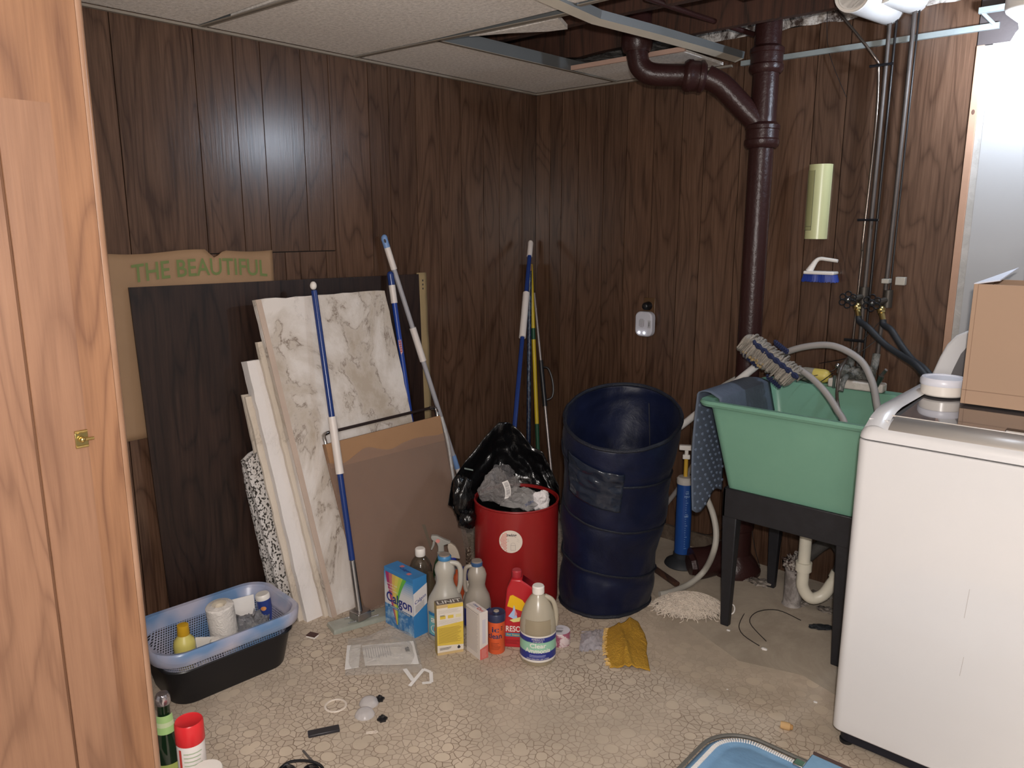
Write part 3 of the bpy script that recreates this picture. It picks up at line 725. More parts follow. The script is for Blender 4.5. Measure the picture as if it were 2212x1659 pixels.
s5 = pipe('black_supply_pipe', 'thin black line along the right side of the single dark pipe', [(1.755, -.018, 1.22), (1.762, -.018, 2.4)], .0035, DKP)
mb = MB(); mb.tube([(1.62, -.05, 2.045), (1.70, -.05, 2.045)], .005, 6); build('pipe_clip', mb, BLACK, s1, world=True)
mb = MB(); mb.tube([(1.625, -.05, 1.50), (1.70, -.05, 1.50)], .005, 6); build('pipe_clip', mb, BLACK, s1, world=True)
mb = MB(); mb.tube([(1.615, -.05, 1.045), (1.69, -.05, 1.045)], .006, 6); build('pipe_clip', mb, BLACK, s1, world=True)
mb = MB(); mb.box((1.732, -.06, 1.268), (1.758, -.02, 1.285)); mb.box((1.772, -.03, 1.262), (1.806, -.005, 1.292)); build('pipe_strap', mb, M('old_solder', (.40, .37, .32), .6, .3), s4, world=True, bevel=.002)
# hose valves with flower-shaped handles
def valve(x, z, lab, hx):
    t = thing('hose_valve', lab, 'valve', (x, -.05, z))
    mb = MB(); mb.tube([(x+.022, -.035, z-.02), (x+.022, -.035, z+.045)], .017, 12); mb.tube([(x+.022, -.035, z+.01), (x, -.085, z)], .012, 10)
    build('valve_body', mb, M('tarnished_valve', (.07, .06, .05), .5, .6), t, world=True)
    mb = MB(); c = Vector((x-.012, -.105, z)); nrm = Vector((.30, -.95, 0)).normalized(); e1 = Vector((.95, .30, 0)); e2 = Vector((0, 0, 1))
    for k in range(6):
        a = math.pi/3*k+.5; cc = c+e1*math.cos(a)*.021+e2*math.sin(a)*.021
        mb.tube([cc+e1*.0105*math.cos(q*math.pi/5)+e2*.0105*math.sin(q*math.pi/5) for q in range(11)], .0026, 6, caps=False)
    mb.tube([c+e1*.010*math.cos(q*math.pi/6)+e2*.010*math.sin(q*math.pi/6) for q in range(13)], .003, 6, caps=False)
    build('handle_wheel', mb, BLACK, t, world=True)
    mb = MB().ball(tuple(c+nrm*.003), .006); mb.tube([c, c-nrm*.04], .0045, 8); build('wheel_screw', mb, CHROME, t, world=True)
    h = Vector((x+.018, -.085, z-.03)); d = Vector((.35, -.35, -.87)).normalized()
    mb = MB(); mb.tube([h-d*.01, h+d*.010], .014, 6); mb.tube([h+d*.008, h+d*.04], .010, 10); mb.ball(tuple(h-d*.006), .015)
    build('hose_coupling', mb, BRASS, t, world=True)
    return h+d*.036, d
e1_, d1_ = valve(1.645, 1.205, 'left valve with black flower-shaped handle above the sink', 0)
e2_, d2_ = valve(1.732, 1.198, 'right valve with black flower-shaped handle above the sink', 0)
RUB = M('black_rubber', (.016, .018, .022), .6)
h1_ = thing('washer_hose', 'black rubber hose curving from the left valve toward the washer', 'hose', tuple(e1_))
build('hose', MB().tube([e1_, e1_+d1_*.02, BP(1876, 708, -.13), BP(1912, 744, -.15), BP(1950, 770, -.19), BP(1985, 795, -.26), (2.03, -.32, .92)], .0115, 12, smooth=6), RUB, h1_, world=True)
h2_ = thing('washer_hose', 'black rubber hose dropping straighter from the right valve toward the washer', 'hose', tuple(e2_))
build('hose', MB().tube([e2_, e2_+d2_*.02, BP(1926, 714, -.13), BP(1948, 748, -.15), BP(1972, 778, -.19), BP(2000, 800, -.26), (2.04, -.30, .92)], .0115, 12, smooth=6), RUB, h2_, world=True)

# ================================================================ white cardboard / pvc tubes under the joists
PVC = M('white_tube', (.50, .47, .45), .5, var=.06); PVCR = M('white_tube_rim', (.74, .70, .65), .45)
def bigtube(lab, p0, p1, r):
    t = thing('white_tube', lab, 'tube', tuple(p0)); ax = (Vector(p1)-Vector(p0)).normalized()
    p0, p1 = Vector(p0), Vector(p1)
    mb = MB(); pr = [(p0, r), (p1, r), (p1, r*.94), (p0, r*.94)]
    mb.tube([p0, p1], r, 36, caps=False); mb.tube([p1, p0], r*.93, 36, caps=False)
    build('tube_wall', mb, PVC, t, world=True)
    for c, s_, w_ in ((p0, -1, .86), (p1, 1, .93)):
        mb = MB(); a, b_ = c-ax*.006, c+ax*.006
        mb.tube([a, a, b_, b_, a], [r*w_, r*1.03, r*1.03, r*w_, r*w_], 36, caps=False); build('rim', mb, PVCR, t, world=True)
bigtube('front white tube lying under the joists, its open end above the supply pipes', CAM+ray(1842, -12)*(2.35/F_PX), CAM+ray(1960, 38)*(3.0/F_PX), .050)
bigtube('rear white tube right beside the front one under the joists', CAM+ray(1908, -30)*(2.45/F_PX), CAM+ray(2044, 24)*(3.0/F_PX), .050)
# electric cable / dark hose at left of tubes handled by supply tube; lamp
lm = thing('ceiling_bulb', 'glowing bare bulb in a white holder at the top right by the white wall', 'lamp', tuple(BULB+Vector((0, 0, .10))))
mb = MB().lathe([(.0, -.005), (.022, 0), (.034, .02), (.034, .04), (.022, .065), (.014, .075)], 24, T=Matrix.Translation(BULB+Vector((0, 0, -.055))))
bulbm = M('bulb_glow', (.72, .84, 1.0), .3, var=0, emit=250); build('bulb', mb, bulbm, lm, world=True)
mb = MB().lathe([(.016, 0), (.02, .02), (.055, .05), (.06, .06), (.06, .10), (.0, .105)], 24, T=Matrix.Translation(BULB+Vector((0, 0, .018)))); build('holder', mb, WHITE, lm, world=True)

# ================================================================ laundry sink
GREEN = blotch('green_enamel', (.15, .31, .225), (.165, .33, .24), 3, .35, .03, .35, .65)
GREEN.node_tree.nodes['Principled BSDF'].inputs['Specular IOR Level'].default_value = .4
sk = thing('laundry_sink', 'deep green laundry sink on a black stand against the back wall', 'sink', (1.64, -.38, 0))
def rr(x0, x1, y0, y1, z, r, n=6, wav=0):
    pts = []
    for cx, cy, a0 in ((x1-r, y1-r, 0), (x0+r, y1-r, 90), (x0+r, y0+r, 180), (x1-r, y0+r, 270)):
        for k in range(n+1):
            a = math.radians(a0+90*k/n); pts.append((cx+r*math.cos(a), cy+r*math.sin(a), z))
    return pts
L_ = (1.355, 1.945, -.672, -.105); Bo = (1.425, 1.885, -.605, -.16)
rs = [rr(Bo[0], Bo[1], Bo[2], Bo[3], .535, .03), rr(L_[0]+.01, L_[1]-.01, L_[2]+.01, L_[3]-.01, .850, .035),
      rr(L_[0]-.020, L_[1]+.02, L_[2]-.02, L_[3]+.02, .852, .05), rr(L_[0]-.026, L_[1]+.026, L_[2]-.026, L_[3]+.026, .862, .055), rr(L_[0]-.02, L_[1]+.02, L_[2]-.02, L_[3]+.02, .871, .05), rr(L_[0]+.012, L_[1]-.012, L_[2]+.012, L_[3]-.03, .868, .04),
      rr(L_[0]+.02, L_[1]-.02, L_[2]+.02, L_[3]-.04, .845, .04), rr(Bo[0]+.015, Bo[1]-.015, Bo[2]+.015, Bo[3]-.015, .555, .04)]
build('tub', MB().rings(rs), GREEN, sk, world=True, ang=50)
ST = M('black_stand_metal', (.014, .014, .017), .45, var=.4, vs=30, bmp=.1)
mb = MB(); fx0, fx1, fy0, fy1 = 1.422, 1.888, -.622, -.155
mb.box((fx0, fy0, .435), (fx1, fy0+.012, .545)); mb.box((fx0, fy1-.012, .435), (fx1, fy1, .545)); mb.box((fx0, fy0, .435), (fx0+.012, fy1, .545)); mb.box((fx1-.012, fy0, .435), (fx1, fy1, .545))
build('apron', mb, ST, sk, world=True, bevel=.003)
for x, y, sx, sy in ((fx0, fy0, 1, 1), (fx1, fy0, -1, 1), (fx0, fy1, 1, -1), (fx1, fy1, -1, -1)):
    mb = MB(); w0, w1 = .032, .058; dx = sx*.012; dy = sy*.012
    lo = lambda w, z, ox, oy: [(x+ox, y+oy, z), (x+ox+sx*w, y+oy, z), (x+ox+sx*w, y+oy+sy*w*.8, z), (x+ox, y+oy+sy*w*.8, z)]
    A_, B_ = lo(w0, 0, dx, dy), lo(w1, .46, 0, 0)
    if sx*sy < 0: A_ = A_[::-1]; B_ = B_[::-1]
    mb.hexa(A_, B_); build('leg', mb, ST, sk, world=True, bevel=.004)
# faucet block on the rear rim
fc = thing('sink_faucet', 'old corroded white and grey faucet block on the back rim of the green sink', 'faucet', (1.70, -.13, .87))
OLD = blotch('corroded_metal', (.055, .06, .05), (.22, .21, .19), 30, .6, .5, .4, .65)
mb = MB(); mb.box((1.60, -.155, .872), (1.80, -.10, .905)); build('deck_plate', mb, M('chalky_white', (.52, .47, .42), .8, var=.3, vs=30, bmp=.4), fc, world=True, bevel=.006)
mb = MB()
for x in (1.648, 1.735):
    mb.ball((x, -.12, .935), .028, disp=.25); mb.tube([(x, -.12, .93), (x, -.06, .945), (x, -.04, 1.0)], .014, 10, smooth=3)
mb.tube([(1.64, -.12, .925), (1.75, -.12, .925)], .018, 10); mb.ball((1.69, -.12, .93), .026, disp=.3)
build('valve_body', mb, OLD, fc, world=True)
mb = MB(); mb.tube([(1.69, -.13, .92), (1.69, -.20, .935), (1.69, -.25, .92), (1.69, -.27, .885)], .010, 10, smooth=4); build('spout', mb, OLD, fc, world=True)
mb = MB(); mb.tube([(1.775, -.15, .885), (1.795, -.165, .94)], [.006, .010], 8); mb.tube([(1.785, -.15, .93), (1.81, -.17, .965)], .006, 8); mb.tube([(1.625, -.155, .87), (1.628, -.16, .92)], .006, 8); mb.ball((1.628, -.14, .955), .010)
build('lever', mb, STEEL, fc, world=True)
ye_ = thing('yellow_soap_bottle', 'yellow bottle lying on its side on the back rim of the sink', 'bottle', (1.55, -.10, .895))
R90 = Matrix.Translation((1.585, -.085, .898)) @ Matrix.Rotation(math.radians(-90), 4, 'Y')
mb = MB().lathe([(.014, 0), (.022, .006), (.027, .02), (.027, .07)], 18, T=R90, sq=(1, 1, 1)); build('bottle_body', mb, M('soft_yellow', (.55, .43, .10), .45), ye_, world=True)
mb = MB().lathe([(.0272, .062), (.027, .10), (.020, .125), (.01, .13)], 18, T=R90); build('dusty_shoulder', mb, M('dusty_grey_plastic', (.26, .235, .19), .8, var=.25, vs=40), ye_, world=True)

# bath mat over the left rim
MATM = blotch('grey_blue_mat', (.085, .105, .145), (.095, .12, .165), 20, .7, .2)
bm = thing('suction_bath_mat', 'blue-grey rubber bath mat with suction cups hanging over the left rim of the sink', 'mat', (1.31, -.42, .45))
def matf(u, v):   # u along rim (front->back), v from outside bottom over rim to inside
    y = -.625+.37*u
    if v < .62:
        t = v/.62; x = 1.298+.006*math.sin(u*5)+.03*(1-t)*0; z = (.42+.022*abs(u-.1)*1.5-.02*math.sin(u*7))*(1-t)+.868*t; x += -.012*math.sin(t*3)
        y = -.615+.30*u*(.85+.15*t)
    elif v < .74:
        t = (v-.62)/.12; a = math.pi*(1-t); x = 1.33+.034*math.cos(a); z = .872+.016*math.sin(a); y = -.615+.30*u+t*.0*u; y = -.615+(.30+.13*t)*u
    else:
        t = (v-.74)/.26; x = 1.364+.022+.03*t; z = .868-.115*t; y = -.615+.43*u
        x = 1.384+.028*t
    return (x, y, z)
build('mat_sheet', MB().grid(matf, 20, 50), MATM, bm, world=True, solid=.004)
mb = MB()
for j in range(15):
    for i in range(7):
        u = (i+.5+(.25 if j % 2 else -.25))/7.2+.02; v = .02+j*.039
        p = Vector(matf(u, v)); mb.tube([p+Vector((-.002, 0, 0)), p+Vector((-.006, 0, 0))], [.0038, .0062], 8); 
        mb.tube([p+Vector((.002, 0, 0)), p+Vector((.006, 0, 0))], [.0038, .0062], 8)
o = build('suction_cups', mb, M('cup_sheen', (.23, .29, .40), .25, var=0), bm, world=True); o['kind'] = 'stuff'

# deck mop with head resting on the sink corner
dm = thing('string_deck_mop', 'grey yarn mop with navy bands resting head-up on the rear left corner of the sink', 'mop', (.35, -.16, .03))
mb = MB(); mb.tube([(.36, -.17, .04), (1.05, -.225, .655), (1.37, -.235, .955)], .015, 12); build('handle', mb, M('white_flat_handle', (.66, .64, .62), .5), dm, world=True)
YARN = M('grey_yarn', (.31, .275, .235), .95, var=.3, vs=30, bmp=.5, bs=120); NAVY = M('navy_band', (.012, .018, .06), .8)
P0 = BP(1625, 748, -.27); P1 = BP(1708, 815, -.27)
axm = (P1-P0); sidev = Vector((.25, -.86, .25)).normalized(); upn = Vector((.48, 0, .62)).normalized()
rnd = random.Random(3); mb = MB(); nb = MB(); bk = MB()
for k in range(230):
    t = rnd.random()*1.2-.1; c = P0+axm*t+Vector((0, rnd.uniform(-.02, .02), 0))
    s_ = rnd.choice((-1, 1)); L = rnd.uniform(.085, .13); wv = rnd.uniform(.03, .055)
    o1 = Vector((rnd.uniform(-.008, .008), rnd.uniform(-.01, .01), rnd.uniform(-.004, .01)))
    pts = [c+o1, c+upn*wv*.7+o1, c+upn*wv*.9*s_*.9+sidev*L*.45+o1, c+upn*(-.035 if s_ < 0 else .015)+sidev*L*.9, c+sidev*L*.75+upn*-.03*s_]
    mb.tube(pts, .0038, 5, smooth=3)
tcm = (CAM-P0).normalized()
for off, t0_, t1_ in ((0.0, -.02, 1.08), (-.062, -.05, .35), (-.070, .62, .95), (.052, .30, .62)):
    for q in range(3):
        nb.tube([P0+axm*(t0_+(t1_-t0_)*i/22)+upn*.012+tcm*(.128 if off == 0 else .10)+(upn*off+sidev*off*.2)+Vector((0, 0, .004*math.sin(i*2.1+q)+.004*q)) for i in range(23)], .0056, 6)
for k in range(50):
    t = rnd.random()*.5; c = P0+axm*t+sidev*rnd.uniform(.03, .11)-upn*rnd.uniform(.03, .05); bk.ball(tuple(c), .007, seg=4)
o = build('yarn_strands', mb, YARN, dm, world=True); o['kind'] = 'stuff'
build('navy_yarn_band', nb, NAVY, dm, world=True); build('tan_yarn_band', bk, M('tan_yarn', (.30, .22, .11), .95), dm, world=True)

# grey drain hoses
HG = M('grey_hose', (.30, .275, .26), .5, var=.08)
def ribbed(pts, r, n=7):
    mb = MB(); mb.tube(pts, r, 12, smooth=n); return mb
g1 = thing('drain_hose', 'grey corrugated hose arching high over the sink and down into it on the right', 'hose', (1.45, -.2, .97))
build('hose', ribbed([BP(1660, 790, -.20), BP(1690, 765, -.20), BP(1740, 749, -.2), BP(1800, 747, -.2), BP(1855, 775, -.21), BP(1880, 815, -.23), BP(1892, 862, -.26), BP(1896, 930, -.30), (1.80, -.33, .585)], .0125), HG, g1, world=True)
g2 = thing('drain_hose', 'grey corrugated hose dropping from the yarn mop into the sink middle', 'hose', (1.5, -.3, .92))
build('hose', ribbed([BP(1690, 790, -.28), BP(1730, 800, -.30), BP(1775, 838, -.33), BP(1808, 885, -.36), BP(1826, 930, -.40), (1.76, -.43, .60)], .012), HG, g2, world=True)
g3 = thing('drain_hose', 'pale grey hose snaking behind the bath mat down to the floor', 'hose', (1.2, -.3, .3))
pts = [BP(1602, 812, -.045), BP(1560, 836, -.05), BP(1522, 868, -.14), BP(1503, 930, -.26), BP(1502, 1000, -.32), BP(1525, 1070, -.34), BP(1540, 1110, -.36), BP(1547, 1150, -.38), BP(1542, 1190, -.40), ZP(1522, 1232, .06), ZP(1488, 1262, .016), ZP(1448, 1279, .014), ZP(1425, 1284, .014)]
build('hose', ribbed(pts, .0125), M('pale_hose', (.40, .375, .33), .5, var=.1), g3, world=True)
g4 = thing('drain_hose', 'short grey hose branch running down left behind the navy hamper', 'hose', (1.1, -.3, .4))
build('hose', ribbed([BP(1506, 990, -.26), BP(1485, 1025, -.20), BP(1462, 1060, -.15), BP(1430, 1100, -.12)], .011), HG, g4, world=True)
g5 = thing('brown_tube', 'thin dark brown tube hanging from the faucet into the sink', 'hose', (1.62, -.13, .95))
build('hose', MB().tube([BP(1830, 775, -.10), BP(1815, 800, -.17), BP(1808, 850, -.2), BP(1812, 885, -.24), BP(1816, 910, -.27)], .006, 8, smooth=5), M('brown_tube', (.07, .055, .045), .4), g5, world=True)
# loose wires
WIRE = M('black_wire', (.012, .01, .01), .5)
def wire(lab, pts, r=.0016):
    o = thing('loose_wire', lab, 'wire', tuple(pts[0])); build('wire', MB().tube(pts, r, 5, smooth=5), WIRE, o, world=True)
wire('thin dark wire crossing the wall between the supply pipes and the sink rim', [BP(1905, 690, -.03), BP(1850, 750, -.04), BP(1800, 800, -.08), BP(1740, 815, -.14), BP(1720, 825, -.2)])
wire('thin dark wire slanting behind the tall hose', [BP(1893, 735, -.03), BP(1840, 770, -.05), BP(1770, 785, -.02)])
wire('thin wire drooping from the yarn mop head into the sink', [BP(1715, 805, -.25), BP(1735, 822, -.2), BP(1765, 828, -.16), BP(1800, 805, -.14)])
wire('thin dark wire hanging down the wall under the sink', [BP(1622, 1118, -.02), BP(1628, 1170, -.03), BP(1640, 1220, -.03), BP(1655, 1262, -.03), ZP(1605, 1330, .003), ZP(1600, 1365, .003), ZP(1640, 1395, .003)])
wire('thin dark wire looping across the floor under the sink', [ZP(1730, 1340, .003), ZP(1680, 1318, .003), ZP(1635, 1322, .003), ZP(1620, 1345, .003), ZP(1655, 1385, .003)])
wire('thin dark wire curled on the wall beside the blue plunger', [BP(1560, 1145, -.02), BP(1530, 1155, -.02), BP(1502, 1152, -.02), BP(1520, 1185, -.02)])
wire('thin cord running up the upper paneling to the white tube', [BP(1828, 210, -.01), BP(1790, 110, -.01), BP(1787, 20, -.02)], .0012)
# trap and standpipe under sink
tr_ = thing('sink_trap', 'cream plastic drain pipe with U-shaped trap under the green sink', 'pipe', (1.62, -.35, .05))
CRM = M('cream_pvc', (.62, .58, .48), .35)
tx = BP(1742, 1150, -.36); ty = -.36
kk = [Vector((tx.x, ty, .535)), Vector((tx.x, ty, .20)), Vector((tx.x+.002, ty+.005, .125)), Vector((tx.x+.03, ty+.02, .085)), Vector((tx.x+.065, ty+.045, .10)), Vector((tx.x+.09, ty+.06, .15)), Vector((tx.x+.105, ty+.07, .175))]
build('drain_pipe', MB().tube(kk, .0225, 16, smooth=5), CRM, tr_, world=True)
mb = MB(); mb.tube([kk[1]+Vector((0, 0, .03)), kk[1]+Vector((0, 0, -.004))], .030, 14); mb.tube([kk[-1]+Vector((-.008, -.006, -.012)), kk[-1]+Vector((.004, .003, .01))], [.028, .034], 14); build('slip_nut', mb, CRM, tr_, world=True)
mb = MB().tube([kk[-1]+Vector((.0, 0, .005)), kk[-1]+Vector((-.01, .06, .07)), kk[-1]+Vector((-.08, .10, .09)), (1.555, -.22, .13)], .024, 12, smooth=4); build('rubber_elbow', mb, M('dark_rubber_elbow', (.06, .055, .05), .8, var=.4, vs=20, bmp=.4), tr_, world=True)
stp = thing('standpipe', 'short dusty grey standpipe on the floor behind the trap, rag stuffed in its top', 'pipe', (1.57, -.27, 0))
mb = MB().lathe([(.040, 0), (.034, .01), (.033, .14), (.036, .15)], 18, T=Matrix.Translation((1.573, -.27, 0))); build('pipe_stub', mb, blotch('dusty_pipe', (.15, .13, .12), (.36, .33, .31), 12, .9, .3), stp, world=True)
mb = MB().ball((1.57, -.265, .17), .035, disp=.7, fr=14, sc=(1, 1, .9)); build('stuffed_rag', mb, blotch('dirty_rag', (.05, .025, .02), (.50, .45, .40), 45, .95, .8, .45, .55), stp, world=True)
rk = random.Random(5)
for i, (px, py, r) in enumerate(((1640, 1262, .03), (1610, 1252, .02), (1725, 1305, .022), (1770, 1290, .03), (1782, 1320, .022))):
    p = ZP(px, py, 0); o = thing('plaster_rubble', ['grey crumbled plaster lump near the base of the waste pipe', 'small plaster crumb touching the waste pipe base', 'grey crumb beside the standpipe foot', 'dark dusty lump under the sink trap', 'dusty crumb by the rear right sink leg'][i], 'rubble', tuple(p))
    mb = MB().ball((0, 0, r*.3), r, disp=.8, fr=12, seg=8, sc=(1.3, .9, .45)); build('lump', mb, blotch('rubble', (.10, .08, .065), (.34, .30, .26), 30, .95, .6), o)

# ================================================================ wall mounted things
os_ = thing('wall_outlet', 'brown wall outlet plate with a black plug on the back wall', 'outlet', (.72, 0, 1.07))
mb = MB().box((.672, -.005, 1.02), (.735, 0, 1.15)); build('cover_plate', mb, M('brown_plate', (.085, .045, .02), .3), os_, world=True, bevel=.002)
mb = MB(); mb.tube([(.70, -.004, 1.112), (.70, -.035, 1.112)], [.021, .017], 16); mb.ball((.70, -.035, 1.112), .016, sc=(1, .5, 1)); build('black_plug', mb, BLACK, os_, world=True)
nl = thing('plug_in_detector', 'small pale plug-in alarm with speaker slots and two glowing dots on the back wall', 'detector', (.70, -.02, 1.03))
mb = MB().prism([(x, -.005, z) for x, y, z in rr(.648, .748, 0, 0, 0, 0.001, 1)][:0] or [(p[0], -.005, p[1]) for p in [(q[0], q[1]) for q in rr(.650, .742, .970, 1.087, 0, .028, 6)]], (0, -.035, 0))
build('housing', mb, M('pale_grey_plastic', (.52, .52, .58), .4), nl, world=True, bevel=.006)
nf = lambda u, v: (.696+u, -.0405, 1.03+v); mb = MB()
for k in range(6): mb.rect(nf, -.022+k*.005, -.012-(0 if k in (0, 5) else .005), -.020+k*.005, .018+(0 if k in (0, 5) else .005), GREYINK)
mb.rect(nf, .024, -.018, .042, .018, M('grey_button', (.4, .4, .43), .4)); mb.rect(nf, .030, -.01, .033, .01, INK)
build('speaker_slots', mb, None, nl, world=True, smooth=False)
for k, x in enumerate((.675, .703)):
    mb = MB().ball((x, -.0405, .988), .005, seg=8); build('indicator_light', mb, M('led_glow', (.9, .93, 1), .3, var=0, emit=6), nl, world=True)
cd_ = thing('cup_dispenser', 'tall cream plastic dispenser with a clear window on the back wall', 'dispenser', (1.457, 0, 1.43))
CRP = M('cream_green_plastic', (.50, .50, .27), .3, var=.04)
def disp(u, v, s=1.0):
    a = math.pi*u; x = 1.457-.043*s*math.cos(a)*(1+.04*(v-.5)); z = 1.428+.285*v
    return (x, -.045*s*math.sin(a)**.7, z)
mb = MB().grid(disp, 20, 6); mb.add([disp(i/20, 1) for i in range(21)], [tuple(range(21))]); mb.add([disp(i/20, 0) for i in range(21)], [tuple(range(20, -1, -1))])
build('shell', mb, CRP, cd_, world=True, ang=50)
mb = MB().grid(lambda u, v: disp(.12+.33*u, .12+.80*v, 1.025), 8, 4); build('window', mb, M('olive_window', (.34, .345, .17), .08, coat=1), cd_, world=True)
mb = MB()
for u in (.12, .45): mb.tube([disp(u, .12, 1.03), disp(u, .92, 1.03)], .0009, 5)
for v in (.12, .17): mb.tube([disp(.12+.33*k/5, v, 1.03) for k in range(6)], .0009, 5)
build('window_frame', mb, M('olive_line', (.12, .12, .07), .6), cd_, world=True)
bf_ = lambda u, v: disp(.22+u, .14+v, 1.035)
mb = MB(); mb.poly(bf_, [(.10, .72), (.13, .55), (.12, .3), (.10, .5)], WHITE); build('glint_label', mb, None, cd_, world=True, smooth=False) if False else None
sb = thing('scrub_brush', 'white-handled scrub brush with blue bristles hanging on the back wall', 'brush', (1.50, -.03, 1.25))
mb = MB(); mb.box((1.438, -.062, 1.291), (1.557, -.004, 1.304)); build('brush_block', mb, WHITE, sb, world=True, bevel=.004)
mb = MB().tube([(1.452, -.035, 1.302), (1.462, -.035, 1.320), (1.476, -.035, 1.342), (1.492, -.035, 1.352), (1.52, -.035, 1.350), (1.560, -.035, 1.345)], [.015, .012, .009, .007, .007, .0065], 12, smooth=5); build('brush_handle', mb, WHITE, sb, world=True)
mb = MB(); rb = random.Random(2)
for i in range(22):
    for j in range(9):
        x = 1.442+.110*i/21; y = -.058+.05*j/8; sp_ = (i/21-.5)*.016
        mb.tube([(x, y, 1.292), (x+sp_+rb.uniform(-.001, .001), y+(j/8-.5)*.006, 1.262+rb.uniform(-.002, .003))], [.0022, .0019], 4)
o = build('bristles', mb, M('blue_bristles', (.02, .045, .26), .5), sb, world=True, smooth=False); o['kind'] = 'stuff'

# ================================================================ washing machine
ws = thing('washing_machine', 'white top-loading washing machine at the right edge, box and tub on its lid', 'washer', (2.34, -.70, 0))
ENAM = M('white_enamel', (.62, .61, .61), .22, var=.02, coat=.3); WX0, WX1, WF, WBK = 1.990, 2.68, -1.035, -.37
rs = [rr(WX0, WX1, WF, WBK, z, .030, 8) for z in (.055, .918)]
build('cabinet', MB().rings(rs), ENAM, ws, world=True, bevel=.004)
mb = MB(); mb.rings([rr(WX0+.018, WX1-.018, WF+.02, WBK, z, .03, 6) for z in (.02, .056)]); build('kick_plate', mb, M('dark_kick', (.008, .009, .016), .5), ws, world=True)
for x, y in ((WX0+.035, WF+.045), (WX1-.04, WF+.045), (WX0+.035, WBK-.05), (WX1-.04, WBK-.05)):
    mb = MB().lathe([(.018, 0), (.019, .012), (.008, .016), (.008, .045)], 14, T=Matrix.Translation((x, y, 0))); build('foot', mb, BLACK, ws, world=True)
prof = [(WF+.002, .924), (WF+.004, .945), (WF+.018, .962), (WF+.06, .975), (WF+.20, .985), (WBK, .988)]
mb = MB(); rs = [rr(WX0, WX1, WF, WBK, .923, .032, 8), rr(WX0+.001, WX1-.001, WF+.002, WBK, .935, .034, 8), rr(WX0+.008, WX1-.008, WF+.010, WBK, .952, .036, 8), rr(WX0+.022, WX1-.022, WF+.04, WBK, .966, .04, 8), rr(WX0+.035, WX1-.035, WF+.07, WBK-.01, .972, .04, 8)]
mb.rings(rs); build('top_frame', mb, ENAM, ws, world=True, ang=60)
# raised side rails and lid
def lidp(x0, x1, prof_, th=.004):
    mb = MB(); n = len(prof_); vs = []
    for x in (x0, x1): vs += [(x, y, z) for y, z in prof_]
    return mb.add(vs, [(i, i+1, n+i+1, n+i) for i in range(n-1)])
LX0, LX1 = WX0+.062, WX1-.062
mb = MB()
for x0, x1 in ((WX0+.014, LX0+.004), (LX1-.004, WX1-.014)):
    n = 10
    def rail(u, v):
        y = WF+.012+(WBK-.03-WF-.012)*v; zb = .952+.038*min(1, v*5.5)**.6
        return (x0+(x1-x0)*u, y, zb+.007*math.sin(math.pi*u)*1.2)
    mb.grid(rail, 6, 14)
    mb.box((x0+.002, WF+.04, .94), (x1-.002, WBK-.03, .972))
build('side_rail', mb, ENAM, ws, world=True, ang=60)
DKG = M('dark_lid_glass', (.13, .125, .135), .08, var=0, coat=1)
mb = MB().hexa([(LX0, WF+.075, .962), (LX1, WF+.075, .962), (LX1, WBK-.06, .975), (LX0, WBK-.06, .975)], [(LX0, WF+.075, .978), (LX1, WF+.075, .978), (LX1, WBK-.06, .990), (LX0, WBK-.06, .990)])
build('lid_glass', mb, DKG, ws, world=True, bevel=.002)
SLB = M('silver_lid_band', (.42, .385, .35), .4, .15, var=.05)
pr_ = [(WF+.0075, .943), (WF+.018, .958), (WF+.035, .968), (WF+.075, .9785)]
mb = lidp(LX0+.01, LX1-.01, pr_); build('lid_front_band', mb, SLB, ws, world=True, solid=.003, ang=60)
mb = MB().tube([(LX0, WF+.075, .979), (LX1, WF+.075, .979)], .0022, 8); build('lid_edge', mb, M('pale_edge', (.6, .54, .48), .3), ws, world=True)
mb = MB(); bd = lambda u, v: (2.345+u, WF+.10+v, .9815+v*.02)
mb.box((2.31, WF+.082, .978), (2.46, WF+.108, .984), BLACK); mb.tube([(2.312, WF+.080, .981), (2.46, WF+.080, .981)], .003, 6, CHROME)
build('lid_badge', mb, None, ws, world=True)
# console
def consp(y):
    pts = [(.022, .975), (.034, 1.02), (.050, 1.075), (.066, 1.115), (.088, 1.145), (.12, 1.163), (.16, 1.17)]; pts = [(WX0+x, z) for x, z in pts]+[(WX1-x, z) for x, z in pts[::-1]]
    return [(x, y, z) for x, z in pts]
mb = MB().prism(consp(-.455), (0, .085, 0)); build('console', mb, ENAM, ws, world=True, bevel=.008, bseg=3)
pts = [(WX0+.078, .985), (WX0+.092, 1.04), (WX0+.108, 1.09), (WX0+.128, 1.122), (WX0+.165, 1.137), (WX1-.175, 1.137), (WX1-.145, 1.128), (WX1-.09, .985)]
mb = MB().prism([(x, -.457, z) for x, z in pts], (0, .004, 0)); build('control_panel', mb, M('grey_control_panel', (.13, .12, .12), .4, .2), ws, world=True)
mb = MB()
for px, py, l in ((2082, 1375, .16), (2072, 1500, .11)):
    p = BP(px, py-40, WF-.0005); mb.hexa([p, p+Vector((.0014, 0, 0)), p+Vector((.0014, .0004, 0)), p+Vector((0, .0004, 0))], [q+Vector((.004, 0, l*.5)) for q in (p, p+Vector((.0012, 0, 0)), p+Vector((.0012, .0004, 0)), p+Vector((0, .0004, 0)))])
build('scuff_mark', mb, M('scuff', (.42, .39, .38), .5), ws, world=True)
